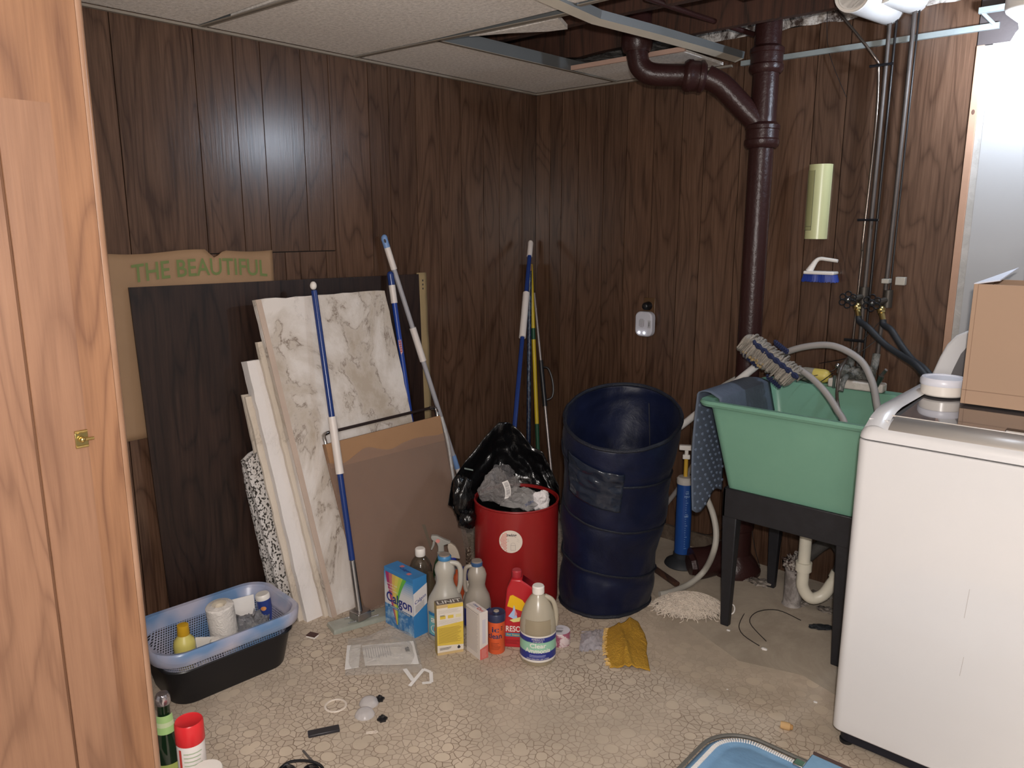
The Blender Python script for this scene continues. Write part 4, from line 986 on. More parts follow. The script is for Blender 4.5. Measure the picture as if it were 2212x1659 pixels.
# tub of product
tb = thing('round_white_tub', 'round white plastic tub with embossed pale blue lid on the washer', 'tub', (2.095, -.625, .990))
mb = MB().lathe([(.056, 0), (.059, .004), (.060, .040)], 40); build('tub_body', mb, M('ivory_plastic', (.74, .69, .63), .25), tb)
mb = MB().lathe([(.0615, .030), (.0625, .034), (.0625, .044), (.058, .051), (.050, .0505), (.049, .048), (.0, .048)], 40); build('tub_lid', mb, M('pale_lid', (.68, .68, .74), .3), tb)
mb = MB()
for s_, a0 in (('ULTRA', 200), ('CLEAN', 300)):
    for i, ch in enumerate(s_):
        a = math.radians(a0+i*14); c = (.040*math.cos(a), .040*math.sin(a))
        ff = lambda u, v, a=a, c=c: (c[0]-math.sin(a)*u-math.cos(a)*v*-1*-1, c[1]+math.cos(a)*u-math.sin(a)*v, .0515)
        mb.text('l', ff, 0, -.003, .007, WHITE)
build('embossed_marks', mb, None, tb, smooth=False)
t2 = thing('round_white_tub', 'second white lid with a dark slot half hidden behind the round tub', 'tub', (2.165, -.50, .990))
mb = MB().lathe([(.042, 0), (.043, .045), (.040, .050), (0, .050)], 32); build('tub_body', mb, WHITE, t2)
build('dark_slot', MB().box((-.012, -.026, .0502), (.012, -.020, .0512)), INK, t2)
# carton
bx = thing('cardboard_box', 'open brown cardboard box standing on the washer lid', 'box', (2.30, -.60, .990))
CB = M('carton_brown', (.37, .245, .165), .75, var=.05, vs=3); CB2 = M('carton_inner', (.30, .20, .13), .8)
bx0, bx1, by0, by1, bz0, bz1 = 2.162, 2.56, -.725, -.47, .9905, 1.322
mb = MB(); t_ = .004
mb.box((bx0, by0, bz0), (bx1, by0+t_, bz1)); mb.box((bx0, by1-t_, bz0), (bx1, by1, bz1)); mb.box((bx0, by0+t_, bz0), (bx0+t_, by1-t_, bz1)); mb.box((bx1-t_, by0+t_, bz0), (bx1, by1-t_, bz1)); mb.box((bx0+t_, by0+t_, bz0), (bx1-t_, by1-t_, bz0+t_))
build('carton_body', mb, CB, bx, world=True, smooth=False, bevel=.001)
mb = MB().box((bx0+.010, by0-.0006, bz0+.0), (bx0+.0115, by0, bz1)); mb.box((bx0, by0-.0006, bz0+.038), (bx1, by0, bz0+.040)); build('carton_seam', mb, M('carton_seam', (.26, .165, .11), .8), bx, world=True, smooth=False)
mb = MB().add([(bx0, by0, bz1), (bx0, by1, bz1), (bx0+.06, by1, bz1+.035), (bx0+.055, by0+.03, bz1+.010)], [(0, 1, 2, 3)]); build('flap', mb, M('white_flap', (.66, .66, .72), .6), bx, world=True, solid=.003, smooth=False, label='white-lined flap')
mb = MB().add([(bx0+.085, by1-.02, bz1-.01), (bx1, by1-.02, bz1-.01), (bx1, by1+.02, bz1+.06), (bx0+.075, by1+.02, bz1+.06)], [(0, 1, 2, 3)]); build('flap', mb, CB2, bx, world=True, solid=.003, smooth=False)
# ================================================================ red bin with rubbish
def facerz(loc): d = CAM-Vector(loc); return math.atan2(d.y, d.x)+math.pi/2
RED = M('red_painted_metal', (.26, .012, .012), .35, var=.12, vs=10, coat=.15)
BC = Vector((.722, -.968, 0)); BR, BH = .166, .432
bn = thing('red_bin', 'tall round red metal bin with a round swing-lid sticker, full of plastic rubbish', 'bin', tuple(BC), facerz(BC))
mb = MB().lathe([(BR*.97, 0), (BR*.985, .01), (BR, .03), (BR, BH-.008), (BR+.003, BH-.004), (BR+.002, BH), (BR-.004, BH), (BR-.006, BH-.01), (BR-.008, .02)], 56, cap1=True)
build('bin_wall', mb, RED, bn)
def cyl(r, z0=0, a0=0):
    return lambda u, v: ((r)*math.sin(u/r+a0), -(r)*math.cos(u/r+a0), z0+v)
sf = cyl(BR+.0008, .315, -.13); mb = MB(); CW = M('sticker_cream', (.66, .58, .50), .5, var=0); RD2 = M('sticker_red2', (.62, .07, .05), .5, var=0)
R_s = .045
mb.grid(lambda u, v: sf(R_s*v*math.cos(u*2*math.pi), R_s*v*math.sin(u*2*math.pi)), 32, 2, CW)
sf2 = cyl(BR+.0012, .315, -.13)
for i in range(14):
    for j in range(5):
        x = -.041+j*.0052+(i % 2)*.0026; z = .038-i*.0058
        if x*x+z*z < .0415**2 and x < -.014+.010*(1-i/13)*.5+(-.006 if i < 3 else 0)+.004*(i/13): mb.poly(sf2, [(x, z), (x+.0034, z+.002), (x+.0034, z-.001), (x, z-.003)], RD2)
mb.text('swing', sf2, -.016, .021, .012, INK, align='LEFT', w=.038, bold=.05)
mb.lines(sf2, -.012, -.002, .034, .012, 4, GREYINK, .18); 
for u0, v0, u1, v1 in ((0, -.034, .0008, -.014), (.018, -.034, .0188, -.014), (0, -.034, .0188, -.0332), (0, -.0148, .0188, -.014)): mb.rect(sf2, u0, v0, u1, v1, GREYINK)
for k in range(8):
    a0, a1 = math.pi*k/8, math.pi*(k+1)/8; mb.poly(sf2, [(.0094+.0094*math.cos(a0), -.014+.010*math.sin(a0)), (.0094+.0094*math.cos(a1), -.014+.010*math.sin(a1)), (.0094+.0088*math.cos(a1), -.014+.0094*math.sin(a1)), (.0094+.0088*math.cos(a0), -.014+.0094*math.sin(a0))], GREYINK)
build('round_sticker', mb, None, bn, smooth=False)
# black liner rising behind and falling out to the left
BAGM = M('black_bag_film', (.004, .004, .0045), .22, var=0, bmp=.6, bs=18, spec=.6)
bg = thing('black_trash_bag', 'black plastic trash bag draped over the back and left of the red bin', 'bag', (BC.x, BC.y, BH))
Fv = Vector((-math.sin(YAW), math.cos(YAW), 0)); Rv = Vector((math.cos(YAW), math.sin(YAW), 0))
def PL(px, py, dz):   # point on a plane parallel to the picture at extra depth dz behind the bin centre
    d = ray(px, py); q = (BC+Fv*dz-CAM).dot(Fv)/(d.dot(Fv)); return CAM+d*q
top = [(968, 1090), (976, 1040), (1010, 990), (1050, 940), (1078, 911), (1098, 912), (1122, 930), (1150, 965), (1172, 975), (1188, 1010), (1207, 1050), (1210, 1090)]
bot = [(990, 1125), (1005, 1140), (1022, 1140), (1040, 1120), (1060, 1100), (1090, 1095), (1120, 1095), (1150, 1095), (1170, 1100), (1190, 1100), (1205, 1100), (1209, 1110)]
dtp = [-.02, .02, .08, .13, .16, .17, .18, .18, .17, .15, .10, .03]
def bagf(u, v):
    x = u*(len(top)-1); i = min(int(x), len(top)-2); t = x-i
    a = lerp(PL(*top[i], dtp[i]), PL(*top[i+1], dtp[i+1]), t); b = lerp(PL(*bot[i], dtp[i]*.9), PL(*bot[i+1], dtp[i+1]*.9), t)
    p = lerp(b, a, v); n = noise.noise(Vector((u*9, v*5, 2)))*.02+noise.noise(Vector((u*26, v*12, 5)))*.007
    return p+Fv*(n+.03*math.sin(v*math.pi))
build('bag_hood', MB().grid(bagf, 70, 36), BAGM, bg, world=True, solid=.0015, ang=180)
mb = MB(); c = PL(1000, 1075, -.04); mb.ball(tuple(c), .060, disp=.45, fr=5, seg=22, sc=(.62, .62, 1.35)); c = PL(1010, 1120, -.07); mb.ball(tuple(c), .040, disp=.4, fr=5, seg=20, sc=(.8, .8, .9))
build('bag_cuff', mb, BAGM, bg, world=True, ang=180)
mb = MB(); 
c1, c2 = PL(1003, 1010, -.01), PL(1022, 1014, -.01); mb.hexa([c1, c2, c2+Vector((0, 0, -.006)), c1+Vector((0, 0, -.006))], [p-Fv*.001 for p in (c1, c2, c2+Vector((0, 0, -.006)), c1+Vector((0, 0, -.006)))])
build('small_tag', mb, M('grey_tag', (.12, .15, .14), .6), bg, world=True, smooth=False)
inner = MB().lathe([(BR-.012, 0), (BR-.010, .08)], 40, T=Matrix.Translation((BC.x, BC.y, BH-.09)), cap1=False); build('bag_lining', inner, BAGM, bg, world=True)
# crumpled clear packaging
def crumple(name, lab, px, py, dz, r, sc_, mat, seed, disp=.7, fr=9):
    c = PL(px, py, dz); t = thing(name, lab, 'plastic wrap', tuple(c)); mb = MB()
    sg = 13; rj = random.Random(int(seed*10)); rs = []
    for k in range(1, sg):
        ring = []
        for i in range(sg*2):
            ph = math.pi*(k+rj.uniform(-.32, .32))/sg-math.pi/2; a = math.pi*(i+rj.uniform(-.32, .32)+.5*(k % 2))/sg; d = Vector((math.cos(a)*math.cos(ph), math.sin(a)*math.cos(ph), math.sin(ph)))
            q = r*(1+.45*noise.noise(d*1.6+Vector((seed, 0, 0)))+rj.uniform(-.11, .11)*disp/.7)
            ring.append((d.x*q*sc_[0], d.y*q*sc_[1], d.z*q*sc_[2]))
        rs.append(ring)
    vs = [p for r_ in rs for p in r_]; n = sg*2; fs = []
    for k in range(len(rs)-1):
        for i in range(n):
            j = (i+1) % n; q4 = (k*n+i, k*n+j, (k+1)*n+j, (k+1)*n+i)
            fs += [(q4[0], q4[1], q4[2]), (q4[0], q4[2], q4[3])] if (i+k) % 2 else [(q4[0], q4[1], q4[3]), (q4[1], q4[2], q4[3])]
    fs += [tuple(range(n-1, -1, -1)), tuple(range((len(rs)-1)*n, len(rs)*n))]
    mb.add(vs, fs); build('wrap', mb, mat, t, smooth=False); return t, c
CLR = film('clear_packaging', (.50, .47, .46), .70, .06, 1.0, 22); CLR2 = film('clear_packaging_b', (.62, .60, .59), .66, .06, 1.0, 20)
t_, c_ = crumple('clear_plastic_packaging', 'larger crumpled clear packaging with a barcode sticker in the red bin', 1075, 1052, .02, .062, (1.15, 1.15, .95), CLR, 1.3)
e_x = (Rv*.75+Vector((0, 0, -.62))-Fv*.1).normalized(); e_y = (Vector((0, 0, .75))+Rv*.62).normalized()
o0 = PL(1096, 1058, -.055)
def bcf(u, v): return o0+Rv*(v*.85-abs(u)*.0)+Vector((0, 0, 1))*(-u)+Rv*(.20*u*0)+Rv*(-6*u*u+.15*u)+Vector((0, 0, v*.35))-Fv*.001
mb = MB(); mb.grid(lambda a, b: bcf(-.034+.068*a, -.011+.026*b), 12, 1, PAPER)
rb = random.Random(9); x = -.030
while x < .028:
    w_ = rb.choice((.0008, .0014, .002)); mb.grid(lambda a, b, x=x, w_=w_: bcf(x+w_*a, -.006+.018*b)-Fv*.0012, 1, 1, GREYINK); x += w_+rb.choice((.001, .0018))
build('barcode_sticker', mb, None, t_, world=True, smooth=False)
t_, c_ = crumple('clear_plastic_packaging', 'shiny folded clear packaging at the front right of the red bin', 1125, 1078, -.04, .062, (1.25, 1.0, .62), CLR2, 6.2)
o1 = PL(1143, 1085, -.10); lf = lambda u, v: o1+Rv*(u*.85-v*.5)+Vector((0, 0, 1))*(u*.5+v*.85)-Fv*.012
mb = MB(); mb.text('XON', lf, 0, -.005, .011, M('blue_print', (.03, .06, .18), .6, var=0)); build('blue_lettering', mb, None, t_, world=True, smooth=False)
crumple('white_paper_wad', 'crumpled white paper at the right rim inside the red bin', 1168, 1082, -.055, .036, (1, 1, 1.05), M('crumpled_white', (.66, .63, .63), .7, bmp=.8, bs=40), 3.1, .35)
o = [q for q in D.objects if q.name.startswith('white_paper_wad')][0]; o['category'] = 'paper'
crumple('grey_film_scrap', 'thin dull clear film poking up at the back of the red bin', 1085, 1024, .07, .045, (1.1, 1.1, .7), film('dull_film', (.30, .29, .30), .7, .2, .9, 40), 8.3)

# ================================================================ pop-up hamper
NV = blotch('navy_nylon', (.0030, .0050, .019), (.0045, .0075, .028), 6, .42, .2); NV.node_tree.nodes['Principled BSDF'].inputs['Specular IOR Level'].default_value = .25
NV.node_tree.nodes['Principled BSDF'].inputs['Sheen Weight'].default_value = .03
HC = Vector((.985, -.722, 0))
hm = thing('popup_laundry_hamper', 'tall empty navy pop-up laundry hamper with slanted round opening', 'hamper', tuple(HC))
toc = (CAM-HC); toc.z = 0; toc.normalize()
def hamp(th, v, dr=0):
    tilt = math.radians(22)*v**1.3; r = .176+.050*v+dr+.004*math.sin(v*math.pi*5)
    cr = HC+Vector((0, 0, .764*v))+Rv*(.052*v)+toc*(.015*v)
    w_ = noise.noise(Vector((math.cos(th)*2, math.sin(th)*2, v*5)))*.012*(1-v)+noise.noise(Vector((math.cos(th)*5+3, math.sin(th)*5, v*14)))*.004
    d = Rv*math.cos(th)+toc*math.sin(th); zt = -math.sin(th)*math.tan(tilt)*r*.85
    # spiral wire seam pulls the cloth
    sp_ = ((v*3.4-th/(2*math.pi)) % 1); pinch = -.004*math.exp(-((sp_-.5)/.05)**2)
    return cr+d*(r+w_+pinch)+Vector((0, 0, zt))
mb = MB(); n = 72; nv_ = 60
mb.grid(lambda u, v: hamp(u*2*math.pi, v), n, nv_)
build('fabric_wall', mb, NV, hm, world=True, solid=.003, ang=180)
mb = MB().add([hamp(2*math.pi*i/40, .012, -.004) for i in range(40)], [tuple(range(40))]); build('fabric_base', mb, NV, hm, world=True)
NV2 = M('navy_binding', (.006, .008, .016), .6, bmp=.4, bs=120)
mb = MB().tube([hamp(2*math.pi*i/64, 1.0) for i in range(65)], .0075, 8, caps=False); build('rim_binding', mb, NV2, hm, world=True)
mb = MB().tube([hamp(2*math.pi*i/64, .012, .002) for i in range(65)], .008, 8, caps=False); build('base_binding', mb, NV2, hm, world=True)
for k in range(3):
    pts = []
    for i in range(60):
        s_ = i/59; th = 2*math.pi*s_-.6+k*.3; v = (k+.55+s_*.999)/3.55
        if v < .97: pts.append(hamp(th, v, .0035))
    mb = MB().tube(pts, .0045, 6); build('spiral_seam', mb, NV2, hm, world=True)
def pk(u, v):
    th = math.radians(58+54*u*1.0); th = math.radians(148-62*u); vv = .92-.23*(1-v)-.05*u
    return hamp(th, vv, .010)+toc*(.007*noise.noise(Vector((u*6, v*7, 1))))
build('mesh_pocket', MB().grid(pk, 30, 24), M('glossy_navy_pocket', (.012, .017, .03), .20, var=0, bmp=1.0, bs=7), hm, world=True, solid=.002, ang=180)
mb = MB().hexa([hamp(-1.05, .93, -.006), hamp(-.85, .70, -.006), hamp(-.83, .70, -.006), hamp(-1.03, .93, -.006)], [p+toc*.002 for p in (hamp(-1.05, .93, -.008), hamp(-.85, .70, -.008), hamp(-.83, .70, -.008), hamp(-1.03, .93, -.008))])
build('inner_strap', mb, M('strap_grey', (.02, .022, .03), .7), hm, world=True)

# ================================================================ blue air plunger
PC = Vector((1.060, -.238, 0))
pg = thing('blue_drain_pump', 'blue measured drain pump with black rubber base and yellow rod beside the sink', 'plunger', tuple(PC), facerz(PC))
mb = MB().lathe([(.070, 0), (.076, .006), (.070, .018), (.050, .030), (.038, .038), (.038, .058), (.030, .062)], 36); build('rubber_base', mb, RUB, pg)
mb = MB().lathe([(.034, .058), (.034, .385)], 32); build('cylinder', mb, M('blue_cylinder', (.014, .06, .24), .35), pg)
mb = MB().lathe([(.036, .380), (.037, .384), (.037, .402), (.030, .410), (.012, .412)], 32); build('top_cap', mb, M('pale_grey_cap', (.46, .43, .40), .5), pg)
mb = MB().lathe([(.009, .41), (.009, .50)], 14); build('rod', mb, M('yellow_rod', (.55, .33, .04), .4), pg)
mb = MB(); mb.box((-.016, -.010, .49), (.016, .010, .51)); mb.box((-.008, -.008, .505), (.008, .008, .535)); mb.box((-.032, -.012, .53), (.032, .012, .552)); build('handle', mb, WHITE, pg, bevel=.004)
cf_ = cyl(.0345); mb = MB(); MK = M('pale_scale_print', (.35, .50, .66), .6, var=0)
for k in range(26):
    v = .09+k*.0105; w_ = .012 if k % 5 == 0 else .005; mb.rect(cf_, .006, v, .006+w_, v+.0013, MK)
mb.text('US', cf_, .012, .34, .009, MK); mb.text('MAX', cf_, .012, .325, .008, MK); mb.text('USE', cf_, .012, .235, .008, MK)
build('scale_print', mb, None, pg, smooth=False)
wd_ = thing('wooden_floor_strip', 'weathered brown wood strip lying on the floor behind the hamper', 'wood strip', (1.1, -.35, 0))
a, b_ = ZP(1385, 1208, .012), ZP(1462, 1262, .012); build('strip', MB().tube([a, b_], .016, 8, flat=(1, .7)), JOIST, wd_, world=True)
base = thing('wall_base_board', 'dusty brown board along the foot of the back wall behind the pump', 'board', (.95, -.02, 0))
build('board', MB().box((.75, -.03, 0), (1.22, -.012, .07)), blotch('dusty_wood', (.07, .045, .03), (.13, .10, .07), 14, .9, .3), base, world=True)

# ================================================================ string mop head on floor
sm = thing('string_mop_head', 'fluffy off-white string mop head lying on the floor by the sink leg', 'mop head', tuple(ZP(1490, 1330, 0)))
c0 = ZP(1488, 1316, 0); rnd = random.Random(11); mb = MB()
for k in range(680):
    a = rnd.uniform(0, 2*math.pi); q = rnd.random()**.6; cx = c0+Rv*math.cos(a)*q*.130+Fv*math.sin(a)*q*.098
    hz = .050*(1-q*q)+.006; th = rnd.uniform(-.6, .6)+(a if rnd.random() < .3 else 0); d = Rv*math.cos(th)+Fv*math.sin(th); sd = Rv*-math.sin(th)+Fv*math.cos(th)
    L = rnd.uniform(.03, .075); am = rnd.uniform(.004, .012); ph = rnd.uniform(0, 6); pts = []
    for i in range(8):
        t = i/7-.5; p = cx+d*L*t+sd*am*math.sin(ph+t*rnd.uniform(8, 11)); r_ = min(1.25, math.sqrt(((p-c0).dot(Rv)/.150)**2+((p-c0).dot(Fv)/.115)**2))
        p.z = max(.003, .052*(1-r_**2)+rnd.uniform(0, .008)+.002); pts.append(p)
    mb.tube(pts, .0017, 4, smooth=2)
o = build('strings', mb, M('offwhite_string', (.58, .50, .42), .95, var=.25, vs=60), sm, world=True); o['kind'] = 'stuff'
mb = MB().ball(tuple(c0+Vector((0, 0, .008))), .08, sc=(1.15, 1.1, .50), disp=.15, fr=12); build('string_mass', mb, M('string_mass', (.40, .34, .28), .95, bmp=.8, bs=120), sm, world=True)
hp = thing('white_ring_tag', 'white plastic ring loop on the floor just behind the front left sink leg', 'ring', tuple(ZP(1578, 1320, .01)))
c = ZP(1580, 1318, .02); mb = MB().tube([c+Rv*.012*math.cos(q*math.pi/8)+Vector((0, 0, .02*math.sin(q*math.pi/8)+.004)) for q in range(17)], .0028, 6, caps=False); build('loop', mb, PAPER, hp, world=True)

# ================================================================ bottles and boxes on the floor
def front_of(px, py, r): 
    p = ZP(px, py, 0); return p+Fv*r
def handle(mb, pts, r, flat=(1, 1)): mb.tube(pts, r, 12, smooth=5, flat=flat)
BOTT = M('milky_plastic', (.50, .47, .41), .35, var=.05, trans=.25, sub=.1); BLUEW = M('label_blue', (.02, .15, .34), .5, var=0); WHT = M('label_white', (.66, .62, .56), .5, var=0); REDL = M('label_red', (.5, .05, .04), .5, var=0); TEAL = M('label_teal', (.13, .36, .40), .5, var=0); NAVYL = M('label_navy', (.02, .03, .20), .4, var=0)
# blue rainbow box
cg = thing('water_softener_box', 'blue and white water softener box with a rainbow swoosh, standing left of the bottles', 'box', (.566, -1.447, 0), math.radians(-2))
bw, bd_, bh = .085, .064, .232
BXB = M('carton_blue', (.035, .19, .44), .4, var=.05)
build('carton', MB().box((-bw, 0, 0), (bw, bd_, bh)), BXB, cg, smooth=False, bevel=.001)
e = .0005; ff = lambda u, v: (u-bw, -e, v); ff2 = lambda u, v: (u-bw, -2*e, v); ff3 = lambda u, v: (u-bw, -3*e, v)
mb = MB(); Wd = bw*2
cols = [(0, (.05, .24, .50)), (.25, (.16, .42, .62)), (.45, (.55, .60, .62)), (.62, (.62, .60, .58))]
for k in range(10):
    t = k/9; c = lerp((.05, .24, .50), (.60, .60, .60), min(1, t*1.2)); v1 = .215-.085*k/9-.004; 
    mb.rect(ff, 0, .215-.085*(k+1)/10, Wd, .215-.085*k/10, M('sky_%d' % k, tuple(c), .45, var=0))
mb.rect(ff, 0, .088, Wd, .13, M('carton_white', (.62, .60, .60), .45, var=0))
mb.rect(ff, 0, 0, Wd, .088, blotch('carton_water', (.03, .17, .42), (.40, .56, .66), 26, .4, 0, .45, .68))
rb_cols = [(.35, .02, .12), (.50, .15, .15), (.62, .42, .10), (.62, .54, .10), (.45, .55, .08), (.12, .42, .06)]
def sw(v):   # swoosh left/right limits at height v (fraction)
    h = v/.222; l = .085-.078*max(0, h-.18)**.55*1.02+(.02 if h < .3 else 0)*0; l = .005+.070*(1-h)**1.6; r = .085+.045*max(0, (h-.38)/.62)**1.8 if h > .38 else .085-.0*h
    l = .008+.068*max(0, (1-h))**1.3; r = .088-.012*(1-h)+(.050*max(0, (h-.45)/.55)**1.7)
    return l, r
hs = [.02+.196*i/24 for i in range(25)]
for i in range(24):
    for k, c in enumerate(rb_cols):
        (l0, r0), (l1, r1) = sw(hs[i]), sw(hs[i+1]); a0, a1 = k/6, (k+1)/6
        if .094 < hs[i] < .128 and False: continue
        mb.poly(ff2, [(l0+(r0-l0)*a0, hs[i]), (l0+(r0-l0)*a1, hs[i]), (l1+(r1-l1)*a1, hs[i+1]), (l1+(r1-l1)*a0, hs[i+1])], M('rainbow_%d' % k, c, .45, var=0))
mb.text('Calgon', ff3, Wd/2+.002, .102, .037, NAVYL, w=.150, bold=.06)
f4 = lambda u, v: (u-bw, -4*e, v); mb.rect(ff3, .02, .078, Wd-.01, .088, BLUEW); mb.text('WATER SOFTENER', f4, Wd/2+.006, .0805, .006, WHT, w=.12, bold=.02)
for i, s_ in enumerate(('Helps your wash', 'get cleaner', 'brighter results')): mb.text(s_, ff3, .012, .170-.012*i, .0065, WHT, align='LEFT', w=.066-.012*(i == 1), bold=.03)
sfn = lambda u, v: (bw+e, u, v); sfn2 = lambda u, v: (bw+2*e, u, v)
mb.poly(sfn, [(0, .088), (bd_, .12), (bd_, .20), (0, .175)], MATS['carton_white']); mb.text('Calgon', lambda u, v: sfn2(u, v+u*.35), .032, .130, .013, NAVYL, w=.052, bold=.03); 
for i in range(7): mb.poly(lambda u, v: sfn2(u, v+u*.35), [(.008, .122-i*.004), (.05, .122-i*.004), (.05, .1205-i*.004), (.008, .1205-i*.004)], GREYINK)
tfn = lambda u, v: (u-bw, v, bh+e); tfn2 = lambda u, v: (u-bw, v, bh+2*e)
PK = M('label_pink', (.55, .16, .17), .5, var=0); mb.rect(tfn, .045, .036, .062, .052, PK); mb.rect(tfn, .115, .012, .132, .028, PK); mb.text('Calgon', tfn2, .088, .026, .013, NAVYL, w=.06, bold=.04)
build('printed_faces', mb, None, cg, smooth=False)
# bleach jug
def jug(name, lab, px, py, r, prof, hpts, hr, capm, mat=BOTT, top=.3, ringm=None, rzadd=0):
    p = front_of(px, py, r); t = thing(name, lab, 'bottle', tuple(p), facerz(p)+rzadd)
    mb = MB().lathe(prof, 36, sq=(1, .9, 1)); build('bottle_body', mb, mat, t, ang=60)
    if hpts: mb = MB(); handle(mb, hpts, hr); build('handle', mb, mat, t, ang=60)
    return t
prof = [(.058, 0), (.065, .008), (.066, .03), (.066, .125), (.060, .155), (.044, .185), (.034, .207), (.031, .225), (.034, .245), (.037, .262), (.034, .280), (.024, .294), (.021, .300), (.021, .318)]
j1 = jug('large_bleach_jug', 'large milky jug with blue neck ring and blue label behind the yellow box', 960, 1394, .066, prof, [(.020, -.004, .290), (.045, -.006, .285), (.056, -.006, .262), (.056, -.006, .215), (.050, -.004, .185), (.046, 0, .17)], .0095, None)
mb = MB().lathe([(.0235, .302), (.0245, .304), (.0245, .314), (.022, .318)], 28, cap0=True); build('neck_ring', mb, M('cap_blue', (.05, .19, .38), .4), j1)
mb = MB().lathe([(.0205, .318), (.0195, .322), (.0, .3215)], 28); build('open_mouth', mb, M('dusty_mouth', (.22, .18, .15), .8), j1)
lb = cyl(.0668); lb2 = cyl(.0674); lb3 = cyl(.068); mb = MB(); U = .075
mb.rect(lb, -U, .03, U, .118, TEAL, 16); mb.rect(lb2, -U, .108, U, .120, BLUEW, 16); mb.rect(lb2, -U, .030, U, .033, NAVYL, 16)
mb.text('a-flu', lb2, -.012, .083, .024, WHT, w=.095, bold=.05)
mb.grid(lambda u, v: lb2(.012+.044*math.sqrt(v)*math.cos(u*6.283)-.03, .058+.020*math.sqrt(v)*math.sin(u*6.283)), 20, 1, WHT); mb.text('bleach', lb3, -.018, .052, .014, REDL, w=.055, bold=.05)
build('label', mb, None, j1, smooth=False)
j2 = jug('small_bleach_jug', 'smaller cloudy jug with dark blue neck ring, right of the white box front', 1030, 1368, .05, [(.045, 0), (.050, .008), (.052, .03), (.052, .10), (.046, .13), (.034, .155), (.030, .172), (.034, .195), (.036, .212), (.030, .232), (.021, .244), (.019, .250), (.019, .262)], [(-.018, .0, .245), (-.038, .0, .24), (-.046, 0, .21), (-.044, 0, .16), (-.038, 0, .145)], .008, None, M('cloudy_plastic', (.42, .37, .31), .3, trans=.25, var=.08))
mb = MB().lathe([(.0195, .262), (.0185, .267), (0, .2665)], 28); build('open_mouth', mb, MATS['dusty_mouth'], j2)
mb = MB().lathe([(.021, .248), (.0215, .251), (.0215, .260), (.0195, .262)], 28); build('neck_ring', mb, M('cap_dark_blue', (.04, .09, .20), .4), j2)
mb = MB(); mb.rect(cyl(.0528), -.06, .02, .06, .09, NAVYL, 14); build('label', mb, None, j2)
# clear bottle
p = front_of(908, 1334, .046); cbt = thing('clear_round_bottle', 'clear round-shouldered bottle with a white cap behind the blue box', 'bottle', tuple(p), facerz(p))
mb = MB().lathe([(.042, 0), (.046, .01), (.046, .16), (.043, .19), (.034, .215), (.022, .23), (.017, .235), (.017, .245)], 32); build('bottle_body', mb, M('smoky_clear', (.22, .17, .12), .08, trans=.75, var=.1), cbt)
mb = MB().lathe([(.019, .236), (.0198, .24), (.0198, .262), (.017, .266), (0, .266)], 28); build('cap', mb, WHITE, cbt)
mb = MB().lathe([(.040, .004), (.042, .01), (.042, .17), (0, .172)], 28); build('dark_liquid', mb, M('dark_liquid', (.03, .03, .04), .2), cbt)
# brown bottle leaning (small blurred)
p = front_of(930, 1350, .03); bb = thing('squat_brown_bottle', 'brownish see-through bottle squeezed between the blue box and the large jug', 'bottle', tuple(p), facerz(p))
mb = MB().lathe([(.028, 0), (.031, .01), (.031, .11), (.024, .15), (.012, .185), (.011, .20), (0, .2)], 24); build('bottle_body', mb, M('brown_clear', (.10, .075, .045), .15, trans=.4), bb)
# spray bottles
def sprayer(name, lab, px, py, bodymat, headmat, collarmat, prof, zt, flip, rzadd=0, dot=None, sc_=1.0):
    p = front_of(px, py, .035); t = thing(name, lab, 'spray bottle', tuple(p), facerz(p)+rzadd)
    build('bottle_body', MB().lathe(prof, 28, sq=(1, .75, 1)), bodymat, t, ang=60)
    mb = MB().lathe([(.015, zt-.004), (.0155, zt), (.0155, zt+.014), (.012, zt+.018)], 20); build('collar', mb, collarmat, t)
    s_ = -1 if flip else 1; mb = MB()
    if name == 'green_spray_bottle':
        pts = [(-.012, .018), (.013, .018), (.012, .045), (.036, .052), (.040, .058), (.010, .072), (-.014, .086), (-.036, .088), (-.040, .080), (-.036, .070), (-.018, .058), (-.012, .042)]
    else:
        pts = [(-.014, .018), (.014, .014), (.028, .010), (.030, .016), (.022, .045), (.010, .066), (-.006, .078), (-.018, .076), (-.020, .062), (-.016, .040)]
    mb.prism([(x, -.010, zt+z) for x, z in pts], (0, .02, 0)); build('trigger_head', mb, headmat, t, bevel=.003)
    if name == 'green_spray_bottle':
        mb = MB().tube([(-.026, 0, zt+.066), (-.030, 0, zt+.045), (-.038, 0, zt+.026)], [.005, .005, .003], 8, smooth=4); build('trigger', mb, headmat, t)
        mb = MB().lathe([(.0085, 0), (.0085, .001), (0, .001)], 18, T=Matrix.Translation((-.012, -.0105, zt+.066)) @ Matrix.Rotation(math.pi/2, 4, 'X')); build('pink_dot', mb, M('pink_dot', (.65, .25, .22), .5, var=0), t)
    return t
GP = M('green_clear', (.025, .10, .035), .1, trans=.45, var=.2); HZ = M('grey_head', (.34, .33, .30), .45)
gs = sprayer('green_spray_bottle', 'green spray bottle with grey trigger head and pink dot', 953, 1300, GP, HZ, HZ, [(.030, 0), (.034, .008), (.034, .09), (.033, .12), (.026, .155), (.016, .178), (.013, .186)], .184, False)
mb = MB(); mb.rect(cyl(.0345), -.03, .03, .03, .108, WHT, 12); build('label', mb, None, gs)
ss = sprayer('silver_spray_bottle', 'silver-grey spray bottle with cream trigger and blue collar', 978, 1300, M('silver_grey_plastic', (.22, .20, .21), .2, .3), M('cream_head', (.50, .43, .35), .45), M('royal_blue', (.015, .03, .26), .4), [(.032, 0), (.036, .008), (.036, .09), (.036, .11), (.031, .14), (.022, .155), (.014, .162)], .160, True)
